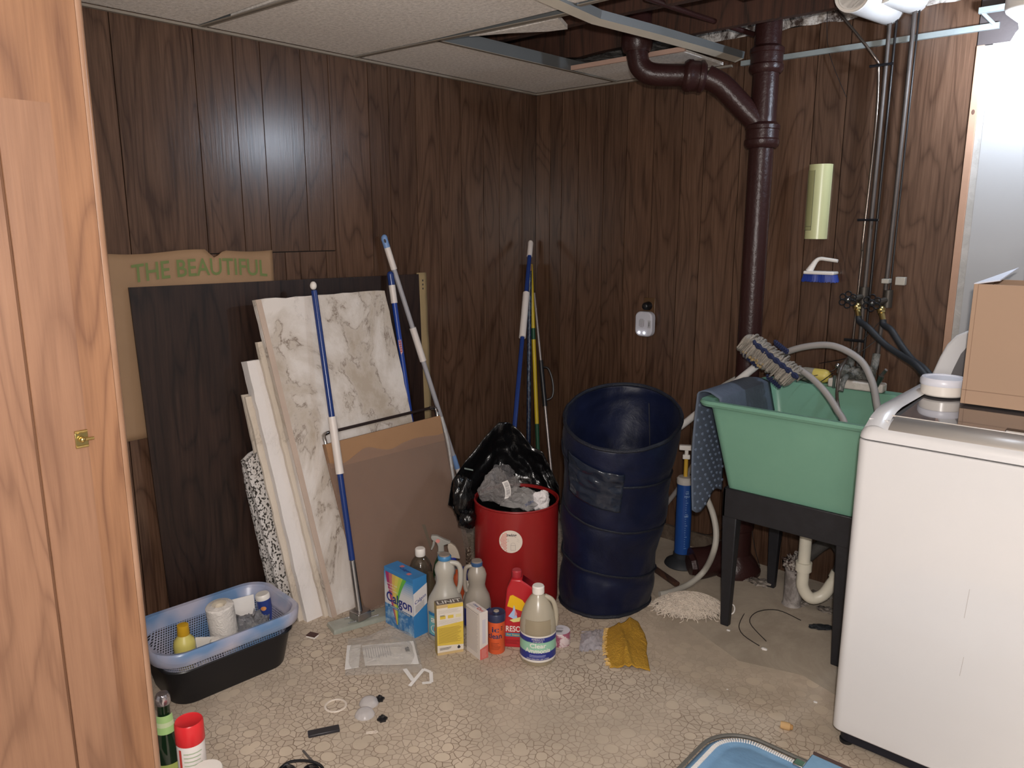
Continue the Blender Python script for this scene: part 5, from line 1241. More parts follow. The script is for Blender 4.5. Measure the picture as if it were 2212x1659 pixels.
# orange bottle, navy cap bottle, small white bottle
p = front_of(990, 1335, .02); ob = thing('orange_red_bottle', 'orange-red bottle seen through the handle of the large jug', 'bottle', tuple(p), facerz(p))
build('bottle_body', MB().lathe([(.026, 0), (.028, .006), (.028, .12), (.022, .16), (.010, .175), (.009, .19), (0, .19)], 24, sq=(1, .7, 1)), M('orange_red', (.40, .07, .02), .4), ob)
p = front_of(1003, 1310, .02); nb_ = thing('navy_capped_bottle', 'small bottle with a navy top behind the small jug', 'bottle', tuple(p), facerz(p))
build('bottle_body', MB().lathe([(.018, 0), (.019, .09), (.014, .115)], 20), M('dull_red_small', (.25, .03, .03), .4), nb_); build('cap', MB().lathe([(.0185, .105), (.0185, .145), (.014, .155), (0, .155)], 20), NAVYL, nb_)
p = front_of(1010, 1345, .018); wbt = thing('small_white_bottle', 'small cream bottle with an open top beside the small jug', 'bottle', tuple(p), facerz(p))
build('bottle_body', MB().lathe([(.017, 0), (.018, .005), (.018, .075), (.017, .10), (.012, .11), (.011, .14), (.012, .142), (.012, .158), (.007, .158), (.007, .15)], 20), M('cream_white', (.62, .56, .47), .4), wbt)
mb = MB(); mb.rect(cyl(.0184), -.012, .03, .008, .09, REDL, 6); build('label', mb, None, wbt)
# braided stick
a, b_ = ZP(1013, 1262, .0), None; bs_ = thing('braided_cord_strap', 'brown and white braided strip standing against the left side of the red bin', 'cord', tuple(a)); mb = MB()
top_ = a+Vector((0, 0, .165))+Fv*.0
for s_ in (0, math.pi):
    mb.tube([lerp(a, top_, i/40)+Rv*.006*math.cos(i*.9+s_)+Fv*.005*math.sin(i*.9+s_) for i in range(41)], .0062, 6)
build('braid', mb, blotch('braid_brown', (.07, .04, .025), (.42, .34, .26), 90, .9, .4, .5, .58), bs_, world=True)
# yellow starch box
lt = thing('yellow_starch_box', 'yellow and white starch box with print on its back, in front of the large jug', 'box', (.823, -1.432, 0), math.radians(60))
w2, dd, hh = .047, .036, .192
build('carton', MB().box((-w2, 0, 0), (w2, dd, hh)), M('carton_tan_yellow', (.50, .36, .17), .5, var=.08), lt, smooth=False, bevel=.001)
f1 = lambda u, v: (u, -.0005, v); f2 = lambda u, v: (u, -.001, v); f3 = lambda u, v: (u, -.0015, v); CRL = M('print_cream', (.62, .56, .48), .6, var=0); YLL = M('print_yellow', (.60, .43, .06), .5, var=.05); YLD = M('print_ochre', (.28, .19, .03), .6, var=0)
mb = MB(); mb.rect(f1, -w2, .012, w2, .180, CRL); mb.poly(f2, [(-w2, .040), (w2, .032), (w2, .120), (-w2, .112)], YLL); mb.rect(f2, -.008, .176, w2, .189, YLL)
mb.lines(f3, -w2+.005, .046, w2-.006, .106, 15, YLD, .35, .2); mb.lines(f2, -w2+.006, .118, w2-.006, .134, 4, GREYINK, .12)
for k in range(3): mb.rect(f2, -.036+k*.028, .138, -.016+k*.028, .150, YLL if k < 2 else M('pale_yellow_ic', (.62, .55, .30), .6, var=0))
mb.lines(f3, -.036, .147, -.018, .154, 3, INK, .4, .1); mb.lines(f2, -w2+.006, .158, w2-.01, .172, 3, GREYINK, .15)
mb.lines(f2, -w2+.008, .020, .004, .030, 3, INK, .45, .3)
mb.poly(f2, [(.026, .018), (.034, .018), (.036, .024), (.030, .032), (.024, .024)], INK)
build('printed_back', mb, None, lt, smooth=False)
mb = MB(); mb.rect(lambda u, v: (u, v, hh+.0005), -w2, 0, w2, dd, M('print_grey_brown', (.12, .095, .08), .6, var=0)); mb.text('LINIT', lambda u, v: (u, v, hh+.001), 0, .006, .022, WHT, w=.085, bold=.04); build('top_print', mb, None, lt, smooth=False)
mb = MB(); mb.rect(lambda u, v: (-w2-.0005, dd-u, v), 0, 0, dd, hh, M('print_olive', (.40, .30, .10), .55, var=.1)); build('side_print', mb, None, lt, smooth=False)
# white box
wb_ = thing('white_cleaner_box', 'white carton with red corner and small print, right of the yellow box', 'box', (.888, -1.385, 0), math.radians(-12))
w2, dd, hh = .043, .034, .178
build('carton', MB().box((-w2, 0, 0), (w2, dd, hh)), M('carton_offwhite', (.62, .56, .52), .5, var=.04), wb_, smooth=False, bevel=.001)
mb = MB(); mb.lines(f1, -w2+.004, .02, w2-.012, .165, 26, M('print_lightgrey', (.34, .30, .29), .6, var=0), .3, .1); mb.rect(f1, -w2, .168, w2-.008, .170, GREYINK)
sf_ = lambda u, v: (w2+.0005, u, v); mb.poly(sf_, [(0, 0), (dd, 0), (dd, .052), (0, .042)], M('print_salmon', (.55, .12, .10), .5, var=0)); mb.rect(sf_, .010, .06, .024, .15, M('print_lilac', (.50, .47, .52), .5, var=0)); mb.lines(lambda u, v: (w2+.001, u, v), .006, .006, dd-.004, .040, 7, M('print_pinkline', (.62, .33, .30), .6, var=0), .3)
tf_ = lambda u, v: (u, v, hh+.0005); mb.text('Dri', tf_, .022, .011, .013, REDL, w=.030, bold=.05); mb.text('clean', tf_, -.012, .018, .009, NAVYL, w=.030, bold=.02); mb.lines(tf_, -.038, .004, .0, .012, 2, GREYINK, .2)
build('printed_faces', mb, None, wb_, smooth=False)
# orange can
p = front_of(1072, 1415, .031); oc = thing('orange_drain_cleaner_can', 'orange can with navy lid, right of the white box', 'can', tuple(p), facerz(p))
build('can_body', MB().lathe([(.029, 0), (.0305, .003), (.0305, .128)], 36), M('can_orange', (.62, .10, .03), .4, var=.03), oc)
build('lid', MB().lathe([(.0325, .122), (.033, .125), (.033, .146), (.031, .150), (.028, .148), (.012, .146), (.011, .151), (0, .151)], 36), M('lid_navy', (.03, .035, .08), .35), oc)
build('lid_disc', MB().lathe([(.010, .1515), (.009, .154), (0, .154)], 20), M('lid_disc', (.35, .30, .24), .4), oc)
mb = MB(); g = cyl(.031); DKB = M('print_darkblue', (.02, .03, .09), .5, var=0)
mb.text('ic', g, -.004, .086, .021, DKB, w=.026, bold=.05); mb.text('clean', g, -.006, .062, .019, DKB, w=.052, bold=.05); mb.lines(g, -.020, .018, .020, .046, 6, M('print_rust', (.16, .03, .015), .6, var=0), .3, .4, 4)
mb.lines(g, .016, .090, .024, .108, 3, INK, .5, .2); build('print', mb, None, oc, smooth=False)
# red carpet cleaner bottle
p = front_of(1118, 1402, .035); rc = thing('red_carpet_cleaner_bottle', 'flat red bottle with slanted shoulder and yellow flash behind the ammonia jug', 'bottle', tuple(p), facerz(p)-.1)
pts = [(-.046, 0), (.050, 0), (.056, .01), (.074, .195), (.076, .212), (.070, .222), (.018, .258), (.014, .262), (-.020, .262), (-.024, .252), (-.036, .225), (-.044, .14), (-.052, .012)]
REDB = M('red_bottle_plastic', (.42, .015, .022), .3, var=.04)
build('bottle_body', MB().prism([(x, -.028, z) for x, z in pts], (0, .056, 0)), REDB, rc, bevel=.009, bseg=3)
build('cap', MB().lathe([(.016, .258), (.018, .262), (.018, .284), (.015, .288), (0, .288)], 24, T=Matrix.Translation((-.003, 0, 0))), M('red_cap', (.36, .025, .035), .4), rc)
mb = MB(); h1f = lambda u, v: (u, -.0285, v); h2f = lambda u, v: (u, -.029, v); h3f = lambda u, v: (u, -.0295, v)
mb.poly(h1f, [(-.034, .160), (-.024, .200), (-.014, .204), (.020, .186), (.030, .172), (.024, .142)], M('flash_yellow', (.72, .42, .01), .4, var=0))
mb.poly(h2f, [(-.030, .122), (-.014, .145), (-.010, .166), (-.004, .145), (.002, .118), (-.010, .112)], M('flash_blue', (.35, .48, .68), .4, var=0)); mb.poly(h3f, [(-.026, .108), (-.010, .114), (.014, .122), (.010, .104), (-.012, .100)], M('flash_pale', (.66, .60, .22), .4, var=0)); mb.poly(h3f, [(-.006, .150), (.002, .132), (-.008, .122)], M('flash_pink', (.60, .25, .25), .4, var=0))
mb.text('RESOLVE', h2f, -.040, .064, .021, WHITE, align='LEFT', w=.090, bold=.05); mb.rect(h1f, -.040, .044, .050, .058, M('band_teal', (.05, .22, .32), .4, var=0)); mb.text('For Stains', h2f, -.036, .048, .007, M('flash_yellow', K), align='LEFT', w=.045, bold=.02)
mb.lines(h1f, -.040, .014, .010, .032, 4, M('print_darkred', (.12, .01, .01), .5, var=0), .3)
build('label', mb, None, rc, smooth=False)
# ammonia jug
AMB = M('ammonia_clear', (.55, .49, .38), .25, trans=.35, var=.04)
prof = [(.056, 0), (.061, .006), (.0625, .02), (.0625, .125), (.061, .150), (.054, .185), (.042, .214), (.028, .236), (.019, .246), (.0175, .255)]
am = jug('ammonia_jug', 'half-full translucent jug of clear ammonia with white cap and blue label', 1163, 1444, .062, prof, [(.022, -.002, .238), (.046, -.004, .226), (.058, -.004, .20), (.062, -.002, .165), (.060, 0, .13)], .0085, None, AMB)
build('cap', MB().lathe([(.0195, .248), (.021, .250), (.021, .272), (.018, .276), (0, .276)], 28), WHITE, am)
build('liquid', MB().lathe([(.055, .003), (.0595, .01), (.0595, .125), (.0585, .148), (.055, .168), (0, .168)], 30), M('ammonia_liquid', (.42, .35, .24), .2, trans=.3), am)
l1, l2, l3 = cyl(.0631), cyl(.0636), cyl(.0641); U = .085; mb = MB(); MINT = M('label_mint', (.27, .50, .36), .45, var=0)
mb.rect(l1, -U, .022, U, .118, WHT, 20); mb.rect(l2, -U, .030, U, .058, NAVYL, 20); mb.rect(l2, -U, .058, U, .096, MINT, 20); mb.rect(l2, -U, .094, U, .112, NAVYL, 20)
mb.poly(l2, [(-.05, .056), (.05, .056), (.05, .066), (.02, .060), (-.02, .060), (-.05, .068)], NAVYL)
mb.text("AMERICA'S", l3, 0, .104, .006, WHT, w=.045); mb.text('CHOICE', l3, 0, .096, .006, WHT, w=.035)
mb.text('Clear', l3, 0, .076, .016, WHITE, w=.058, bold=.05); mb.text('Ammonia', l3, 0, .057, .016, WHITE, w=.092, bold=.05)
mb.lines(l3, -.030, .040, .030, .050, 3, M('label_pale', (.4, .42, .6), .5, var=0), .3, .1, 4); mb.text('HALF GALLON 1.89 LITERS', l3, 0, .032, .005, WHT, w=.08)
build('label', mb, None, am, smooth=False)
# patterned tape roll
p = front_of(1212, 1400, .034); tp = thing('patterned_tape_roll', 'roll of pink patterned tape standing behind the ammonia jug', 'tape', tuple(p), facerz(p))
mb = MB().lathe([(.034, 0), (.035, .002), (.035, .050), (.034, .052), (.026, .052), (.026, .0)], 40, cap0=False, cap1=False); build('tape_roll', mb, blotch('pink_paisley', (.30, .08, .13), (.60, .50, .50), 34, .35, 0, .48, .54), tp)
mb = MB().lathe([(.0335, .0525), (0, .0528)], 32, cap0=False); build('paper_insert', mb, M('insert_white', (.60, .57, .60), .6), tp)
mb = MB(); tpf = lambda u, v: (u, v, .0532); mb.lines(tpf, -.016, -.020, .010, -.004, 5, INK, .5); mb.lines(tpf, -.014, .004, .012, .016, 4, GREYINK, .4); build('insert_print', mb, None, tp, smooth=False)
# yellow rag
RAGM = M('mustard_terry', (.50, .27, .025), .95, var=.18, vs=30, bmp=.9, bs=160)
rg = thing('yellow_rag', 'crumpled mustard yellow cleaning rag on the pebble floor', 'rag', tuple(ZP(1355, 1405, 0)))
L_e = [(1312, 1362), (1308, 1380), (1306, 1400), (1312, 1425), (1318, 1445)]; R_e = [(1378, 1346), (1392, 1372), (1398, 1392), (1396, 1412), (1404, 1452)]
def ragf(u, v):
    x = v*4; i = min(int(x), 3); t = x-i
    a = lerp(ZP(*L_e[i]), ZP(*L_e[i+1]), t); b = lerp(ZP(*R_e[i]), ZP(*R_e[i+1]), t); p = lerp(a, b, u)
    hgt = .004+.026*math.sin(math.pi*min(1, max(0, u)))**.7*(.55+.6*noise.noise(Vector((u*1.8, v*2.0, 4))))*(1-.35*v)+.0025*noise.noise(Vector((u*14, v*14, 0)))
    hgt += .010*math.exp(-((u-.72+.35*v)/.07)**2)+.008*math.exp(-((u-.35-.2*v)/.06)**2)
    return p+Vector((0, 0, max(.003, hgt)))
build('rag_cloth', MB().grid(ragf, 40, 44), RAGM, rg, world=True, solid=.003, ang=180)
mb = MB(); rnd = random.Random(4)
for k in range(70):
    v = rnd.random(); p = Vector(ragf(.02+.04*rnd.random(), v)); d = (-Rv*rnd.uniform(.008, .018)+Fv*rnd.uniform(-.006, .006)); mb.tube([p, p+d*.6+Vector((0, 0, .002)), p+d+Vector((0, 0, -max(0, p.z-.003)))], .0012, 4)
o = build('fringe', mb, M('pale_fringe', (.62, .40, .13), .95), rg, world=True); o['kind'] = 'stuff'
pb = thing('crumpled_clear_bag', 'small crumpled clear plastic bag lying left of the yellow rag', 'plastic bag', tuple(ZP(1275, 1390, 0)))
mb = MB().grid(lambda u, v: lerp(lerp(ZP(1250, 1412), ZP(1300, 1405), u), lerp(ZP(1256, 1366), ZP(1304, 1362), u), v)+Vector((0, 0, .004+.022*math.sin(math.pi*u)*math.sin(math.pi*v)+.012*noise.noise(Vector((u*7, v*7, 0))))), 24, 24)
build('bag_film', mb, film('lilac_film', (.60, .56, .60), .45, .15, .7, 60), pb, world=True, ang=180)

# ================================================================ laundry basket nested on a black tub
lbk = thing('laundry_basket', 'pale blue translucent laundry basket with perforated sides nested on a black tub', 'basket', (.315, -2.02, 0), math.radians(-4))
TUBB = M('black_tub', (.006, .006, .008), .4, var=.3, vs=40)
hx, hy = .150, .228
def rrl(ax, ay, z, r): return rr(-ax, ax, -ay, ay, z, r, 8)
t0 = thing('black_tub', 'black plastic tub under the pale blue laundry basket', 'tub', (.315, -2.02, 0), math.radians(-4))
build('tub_wall', MB().rings([rrl(.118, .188, 0, .06), rrl(.122, .193, .006, .065), rrl(.140, .215, .125, .07), rrl(.146, .221, .128, .07), rrl(.144, .219, .132, .07), rrl(.134, .208, .125, .07), rrl(.112, .182, .01, .06)]), TUBB, t0, ang=50)
def basket_mat(name, perf):
    m, nt, b = nmat(name); v = coords(nt)
    n = noise_n(nt, v, 6, 2); c = mixrgb(nt, ramp(nt, n, [(.40, K), (.60, W)]), (.14, .25, .44), (.44, .43, .53))
    nt.links.new(c, b.inputs['Base Color']); b.inputs['Roughness'].default_value = .3; b.inputs['Transmission Weight'].default_value = .15
    if perf:
        sp_ = nt.nodes.new('ShaderNodeSeparateXYZ'); nt.links.new(v, sp_.inputs[0])
        uu = math_n(nt, 'ADD', sp_.outputs[0], sp_.outputs[1]); a = math_n(nt, 'FRACT', math_n(nt, 'MULTIPLY', uu, 125)); c_ = math_n(nt, 'FRACT', math_n(nt, 'MULTIPLY', sp_.outputs[2], 125))
        h = math_n(nt, 'MULTIPLY', math_n(nt, 'LESS_THAN', a, .55), math_n(nt, 'LESS_THAN', c_, .6))
        nt.links.new(math_n(nt, 'SUBTRACT', 1, h), b.inputs['Alpha'])
    return m
BK = basket_mat('basket_blue', False); BKP = basket_mat('basket_perforated', True)
build('solid_band', MB().rings([rrl(hx-.012, hy-.012, .155, .075), rrl(hx, hy, .20, .08), rrl(hx+.012, hy+.012, .203, .085), rrl(hx+.018, hy+.018, .196, .09), rrl(hx+.014, hy+.014, .160, .088), rrl(hx+.012, hy+.012, .158, .088), rrl(hx+.012, hy+.012, .192, .086), rrl(hx-.003, hy-.003, .192, .08), rrl(hx-.016, hy-.016, .155, .075)], cap0=False, cap1=False), BK, lbk, ang=50)
build('perforated_wall', MB().rings([rrl(.118, .19, .045, .06), rrl(hx-.013, hy-.013, .158, .075)], cap0=False, cap1=False), BKP, lbk, ang=50)
build('basket_floor', MB().rings([rrl(.118, .19, .040, .06), rrl(.118, .19, .045, .06)]), BKP, lbk)
# contents
def inb(name, lab, cat, px, py, z=.046, rot=None): 
    p = ZP(px, py, z); return thing(name, lab, cat, tuple(p), facerz(p), rot=rot)
yb_ = thing('yellow_squeeze_bottle', 'yellow squeeze bottle with amber cap standing in the laundry basket', 'bottle', (.315, -2.135, .046), 1.0)
build('bottle_body', MB().lathe([(.022, 0), (.026, .01), (.032, .07), (.034, .10), (.031, .118), (.018, .134), (.016, .138)], 24), M('lemon_plastic', (.60, .52, .14), .4, var=.04), yb_)
build('cap', MB().lathe([(.0185, .136), (.0195, .138), (.0175, .170), (0, .172)], 24), M('amber_cap', (.60, .34, .02), .4), yb_)
pr = thing('paper_towel_roll', 'cream paper roll in clear wrap standing in the laundry basket', 'paper roll', (.300, -1.985, .046), .3, rot=(.10, .03, 0))
build('roll', MB().lathe([(.042, 0), (.044, .004), (.044, .178), (.041, .182), (.016, .182), (.016, .17), (0, .17)], 32), M('cream_paper_roll', (.66, .59, .48), .7, var=.03), pr)
build('roll_wrap', MB().lathe([(.0455, .002), (.0455, .182), (.042, .186), (.024, .190)], 32, cap0=False, cap1=False), film('roll_film', (.8, .75, .7), .15, .15, .5, 40), pr)
bs2 = thing('blue_shaker', 'dark blue shaker with white cap and orange badge leaning in the basket', 'container', (.285, -1.815, .05), .9, rot=(.0, -.12, .9))
build('shaker_body', MB().lathe([(.024, 0), (.025, .004), (.025, .128)], 28), M('shaker_blue', (.025, .045, .20), .35, var=.05), bs2)
build('cap', MB().lathe([(.0245, .126), (.0252, .130), (.0252, .142), (.022, .147), (0, .147)], 28), WHITE, bs2)
mb = MB(); g = cyl(.0255, 0, .0); mb.grid(lambda u, v: g(.010*v*math.cos(u*6.283), .100+.008*v*math.sin(u*6.283)), 16, 1, M('badge_orange', (.6, .25, .08), .5, var=0)); mb.lines(g, -.016, .03, .016, .078, 5, M('print_sky', (.35, .5, .68), .5, var=0), .55, .4, 4); mb.rect(g, -.018, .015, .018, .026, REDL, 4); build('print', mb, None, bs2, smooth=False)
bj = thing('dark_jar', 'small dark jar with a white cap in front of the cream roll in the basket', 'jar', (.385, -2.065, .046), 0)
build('jar_body', MB().lathe([(.020, 0), (.023, .005), (.023, .065), (.018, .080)], 24), M('dark_jar', (.018, .02, .03), .25), bj)
build('cap', MB().lathe([(.018, .078), (.0185, .080), (.017, .112), (.012, .118), (0, .118)], 24), WHITE, bj)
bl = thing('blue_lidded_pot', 'squat navy pot with a white lid lying low in the basket', 'jar', (.395, -2.105, .046), 0)
build('pot_body', MB().lathe([(.026, 0), (.028, .004), (.028, .040), (.024, .045), (0, .045)], 24), M('pot_blue', (.03, .07, .18), .4), bl); build('lid', MB().lathe([(.020, .045), (.020, .052), (0, .054)], 24), M('lid_pale', (.55, .55, .5), .4), bl)
wc = thing('white_card', 'white card standing behind the dark jar in the basket', 'card', (.33, -2.07, .046), .5, rot=(.1, 0, .8)); build('card', MB().box((-.03, 0, 0), (.03, .003, .11)), PAPER, wc)
wc2 = thing('white_card', 'white card leaning behind the clear bag at the back of the basket', 'card', (.235, -1.885, .046), 1.2, rot=(-.15, 0, 1.3)); build('card', MB().box((-.045, 0, 0), (.045, .003, .135)), PAPER, wc2)
gc = thing('green_disc_cap', 'green flat cap at the foot of the yellow squeeze bottle in the basket', 'cap', (.385, -2.15, .046), 0); build('cap', MB().lathe([(.026, 0), (.028, .004), (.026, .016), (0, .018)], 24), M('olive_green', (.22, .28, .12), .5), gc)
wr = thing('white_wire_loop', 'small white loop beside the green cap in the basket', 'ring', (.40, -2.125, .10), 0); build('loop', MB().tube([(.016*math.cos(q*math.pi/8), .016*math.sin(q*math.pi/8), 0) for q in range(17)], .002, 6, caps=False), WHITE, wr)
cbp = thing('clear_bag_bundle', 'crumpled clear bag of small items in the middle of the basket', 'plastic bag', (.33, -1.90, .10), 0)
mb = MB().ball((0, 0, 0), .055, disp=.8, fr=12, seg=20, sc=(1, 1, 1)); build('bag_film', mb, film('bundle_film', (.55, .55, .58), .7, .1, .8, 60), cbp, ang=180)
mb = MB(); mb.box((-.02, -.015, -.03), (.02, .01, .03)); mb.ball((.02, .02, .01), .018, seg=6); build('packed_items', mb, M('pale_items', (.5, .48, .44), .6), cbp)
mx = thing('matchbox', 'tiny dark brown and white matchbox on the floor beside the black tub', 'matchbox', tuple(ZP(675, 1376, 0)), .35)
build('tray', MB().box((-.018, -.013, 0), (.018, .013, .010)), PAPER, mx, smooth=False); build('sleeve', MB().box((-.0184, -.0134, .008), (.0184, .0134, .0112)), M('match_brown', (.06, .02, .015), .5), mx, smooth=False)

# ================================================================ clear bag with papers
bp = thing('clear_bag_with_papers', 'clear plastic bag holding printed white leaflets on the floor in front of the blue box', 'plastic bag', tuple(ZP(830, 1430, 0)))
q4_ = [ZP(745, 1462), ZP(915, 1455), ZP(893, 1368), ZP(752, 1382)]
def bpf(u, v):
    a = lerp(q4_[0], q4_[1], u); b = lerp(q4_[3], q4_[2], u); p = lerp(a, b, v); s_ = math.sin(math.pi*u)*math.sin(math.pi*v)
    return p+Vector((0, 0, .004+.020*s_**.5+.014*abs(noise.noise(Vector((u*4, v*5, 7))))*s_+(.030*math.exp(-((u-.62)/.22)**2-((v-.95)/.12)**2))))
build('bag_film', MB().grid(bpf, 44, 34), film('floor_bag_film', (.80, .77, .73), .86, .07, .8, 22), bp, world=True, ang=180)
mb = MB(); mb.add([p+Vector((0, 0, .010)) for p in (ZP(745, 1452), ZP(775, 1447), ZP(780, 1398), ZP(750, 1400))], [(0, 1, 2, 3)]); mb.add([p+Vector((0, 0, .013)) for p in (ZP(789, 1445), ZP(905, 1441), ZP(893, 1392), ZP(782, 1402))], [(0, 1, 2, 3)])
build('leaflet', mb, PAPER, bp, world=True, smooth=False, solid=.002)
aa, bb2, dd2 = ZP(782, 1402), ZP(893, 1392), ZP(789, 1445)
lfn = lambda u, v: aa+(bb2-aa)*u+(dd2-aa)*v+Vector((0, 0, .0145)); mb = MB()
for i in range(11): mb.poly(lfn, [(.05+i*.045, .15), (.065+i*.045, .15), (.065+i*.045, .62+.05*(i % 3)), (.05+i*.045, .62+.05*(i % 3))], M('leaflet_print', (.38, .37, .38), .7, var=0))
mb.poly(lfn, [(.80, .30), (.88, .28), (.88, .52), (.80, .54)], INK); build('leaflet_print', mb, None, bp, world=True, smooth=False)
wt = thing('white_paper_strap', 'folded white paper handle strip at the lower right of the clear bag', 'paper strip', tuple(ZP(910, 1470, 0)))
mb = MB(); pts = [ZP(885, 1482, .006), ZP(905, 1458, .014), ZP(915, 1446, .018), ZP(931, 1452, .010), ZP(932, 1474, .006), ZP(912, 1476, .006)]
for p, q in zip(pts[:-1], pts[1:]):
    w_ = (q-p).cross(Vector((0, 0, 1))).normalized()*.006; mb.hexa([p-w_, q-w_, q+w_, p+w_], [x+Vector((0, 0, .0012)) for x in (p-w_, q-w_, q+w_, p+w_)])
for p, q in ((ZP(874, 1445, .010), ZP(892, 1470, .006)),):
    w_ = (q-p).cross(Vector((0, 0, 1))).normalized()*.007; mb.hexa([p-w_, q-w_, q+w_, p+w_], [x+Vector((0, 0, .0012)) for x in (p-w_, q-w_, q+w_, p+w_)])
build('strip', mb, PAPER, wt, world=True, smooth=False)

# ================================================================ litter on the floor
def ringobj(lab, px, py, rx, r, mat):
    p = ZP(px, py, r); o = thing('white_ring', lab, 'ring', tuple(p)); build('ring', MB().tube([(rx*math.cos(q*math.pi/18), rx*math.sin(q*math.pi/18), 0) for q in range(37)], r, 8, caps=False, flat=(1.3, .8)), mat, o)
ringobj('thin white plastic ring lying on the pebble floor', 725, 1524, .032, .003, M('ring_cream', (.66, .58, .50), .4))
for px, py, z, lab in ((797, 1520, 0, 'clear plastic dome lid lying farther back on the floor'), (788, 1545, 0, 'clear plastic dome lid lying nearer, by the notched black knob')):
    p = ZP(px, py, 0); o = thing('clear_dome_lid', lab, 'lid', tuple(p)); build('lid', MB().lathe([(.030, 0), (.031, .002), (.029, .006), (.024, .014), (.014, .018), (0, .019)], 30, cap0=False), film('dome_film', (.78, .76, .78), .62, .12, .1, 30), o, ang=60)
for px, py, lab, s_ in ((820, 1513, 'small black knob leaning behind the farther clear lid', .7), (826, 1556, 'small black notched knob right of the nearer clear lid', 1)):
    p = ZP(px, py, 0); o = thing('notched_knob', lab, 'knob', tuple(p)); build('cap', MB().lathe([(.013, 0), (.0145, .002), (.0145, .008), (.006, .011), (.004, .018), (0, .018)], 12, wob=lambda a, k: .12*math.cos(6*a)), BLACK, o)
p = ZP(803, 1582, .002); o = thing('white_clip', 'thin white looped clip on the floor below the clear lids', 'clip', tuple(p), .9); mb = MB()
mb.tube([(-.016, -.003, 0), (.014, -.004, 0), (.018, 0, 0), (.014, .004, 0), (-.016, .003, 0), (-.016, -.003, 0)], .0012, 6); mb.tube([(0, -.003, 0), (.002, .003, 0)], .0012, 6); build('clip', mb, M('ring_cream', W), o)
p = ZP(700, 1583, 0); o = thing('black_bar', 'black rectangular plastic bar lying on the pebble floor', 'bar', tuple(p), math.radians(61)); build('bar', MB().box((-.045, -.0135, 0), (.045, .0135, .010)), M('scuffed_black', (.02, .018, .022), .35, var=.4, vs=60), o, bevel=.002); build('end_notch', MB().box((-.046, -.010, .001), (-.042, .010, .0105)), INK, o)
# dark goggles and cord at the lower edge
p = ZP(648, 1680, 0); o = thing('black_sunglasses', 'glossy black sunglasses lying at the bottom edge of the floor', 'sunglasses', tuple(p)); mb = MB()
for s_ in (-1, 1):
    c = Rv*.032*s_; mb.ball((c.x, c.y, .018), .026, sc=(1.1, .9, .62), seg=14)
build('lens', mb, M('gloss_black', (.006, .006, .008), .06, var=0, coat=1), o); mb = MB().tube([tuple(Rv*-.062+Fv*.0+Vector((0, 0, .02))), tuple(Rv*-.03+Fv*.02+Vector((0, 0, .034))), tuple(Rv*.03+Fv*.02+Vector((0, 0, .034))), tuple(Rv*.066+Vector((0, 0, .02))), tuple(Rv*.070-Fv*.09+Vector((0, 0, .01)))], .004, 8, smooth=5); build('frame', mb, BLACK, o)
p = ZP(655, 1622, .003); o = thing('grey_cable', 'short grey cable end on the floor above the black sunglasses', 'cable', tuple(p)); build('cable', MB().tube([p, ZP(668, 1637, .004), ZP(685, 1656, .004), ZP(700, 1680, .004)], .0035, 8, smooth=3), M('cable_grey', (.10, .09, .085), .5), o, world=True)
p = ZP(1697, 1575, 0); o = thing('wine_cork', 'light tan cork lying in front of the washer', 'cork', tuple(p), .3); T_ = Matrix.Translation((0, 0, .011)) @ Matrix.Rotation(math.pi/2, 4, 'Y'); build('cork', MB().lathe([(.011, -.015), (.012, 0), (.011, .012)], 16, T=T_), M('cork', (.50, .32, .15), .9, bmp=.3), o); build('cork_tip', MB().lathe([(.009, .012), (.007, .020), (0, .021)], 12, T=T_), M('cork_dark', (.38, .21, .08), .8), o)
for i, (px, py, r, lab) in enumerate(((1573, 1363, .006, 'small white pellet in front of the sink leg'), (1650, 1404, .009, 'flat white scrap on the concrete under the sink'), (1761, 1518, .005, 'tiny white crumb left of the washer'), (1571, 1490, .003, 'tiny white speck in the middle of the floor'))):
    p = ZP(px, py, 0); o = thing('white_scrap', lab, 'scrap', tuple(p)); build('scrap', MB().ball((0, 0, r*.5), r, seg=7, sc=(1.2, 1, .5), disp=.3), PAPER, o)
p = ZP(1775, 1358, 0); o = thing('black_rubber_scrap', 'dark flat rubber scrap on the floor beside the front right sink leg', 'scrap', tuple(p), .6); build('scrap', MB().ball((0, 0, .006), .035, seg=10, sc=(1.3, .5, .2), disp=.5), RUB, o)
# green bottle, red cap can, white lid lower left
p = ZP(350, 1497, .30); gb = thing('green_glass_bottle', 'dark green bottle with silver foil cap and pale green labels at the lower left', 'bottle', (p.x, p.y, 0), facerz(p))
build('bottle_body', MB().lathe([(.032, 0), (.035, .006), (.035, .135), (.031, .165), (.020, .205), (.0155, .24), (.0145, .275)], 32), M('dark_green_glass', (.006, .018, .008), .08, var=0, coat=.5), gb)
build('foil_cap', MB().lathe([(.0165, .270), (.0185, .274), (.0180, .290), (.014, .299), (0, .300)], 28), M('silver_foil', (.55, .52, .56), .2, .9, bmp=.3), gb)
mb = MB(); PG = M('pale_green_label', (.33, .52, .20), .5, var=0)
for k in range(8):
    v0, v1 = .195+.05*k/8-.0, .195+.05*(k+1)/8; rr_ = lambda v: .0165+(.262-v)*.085
    mb.grid(lambda u, v, v0=v0, v1=v1: (lambda th, vv: ((rr_(vv)+.0028)*math.sin(th), -(rr_(vv)+.0028)*math.cos(th), vv))(-1.1+2.2*u, v0+(v1-v0)*v), 10, 1, PG if k not in (3, 4) else M('paler_green', (.50, .58, .35), .5, var=0))
build('neck_label', mb, None, gb); mb = MB().rect(cyl(.0356), -.05, .03, .05, .115, M('olive_label', (.33, .38, .10), .5, var=.1), 12); build('body_label', mb, None, gb)
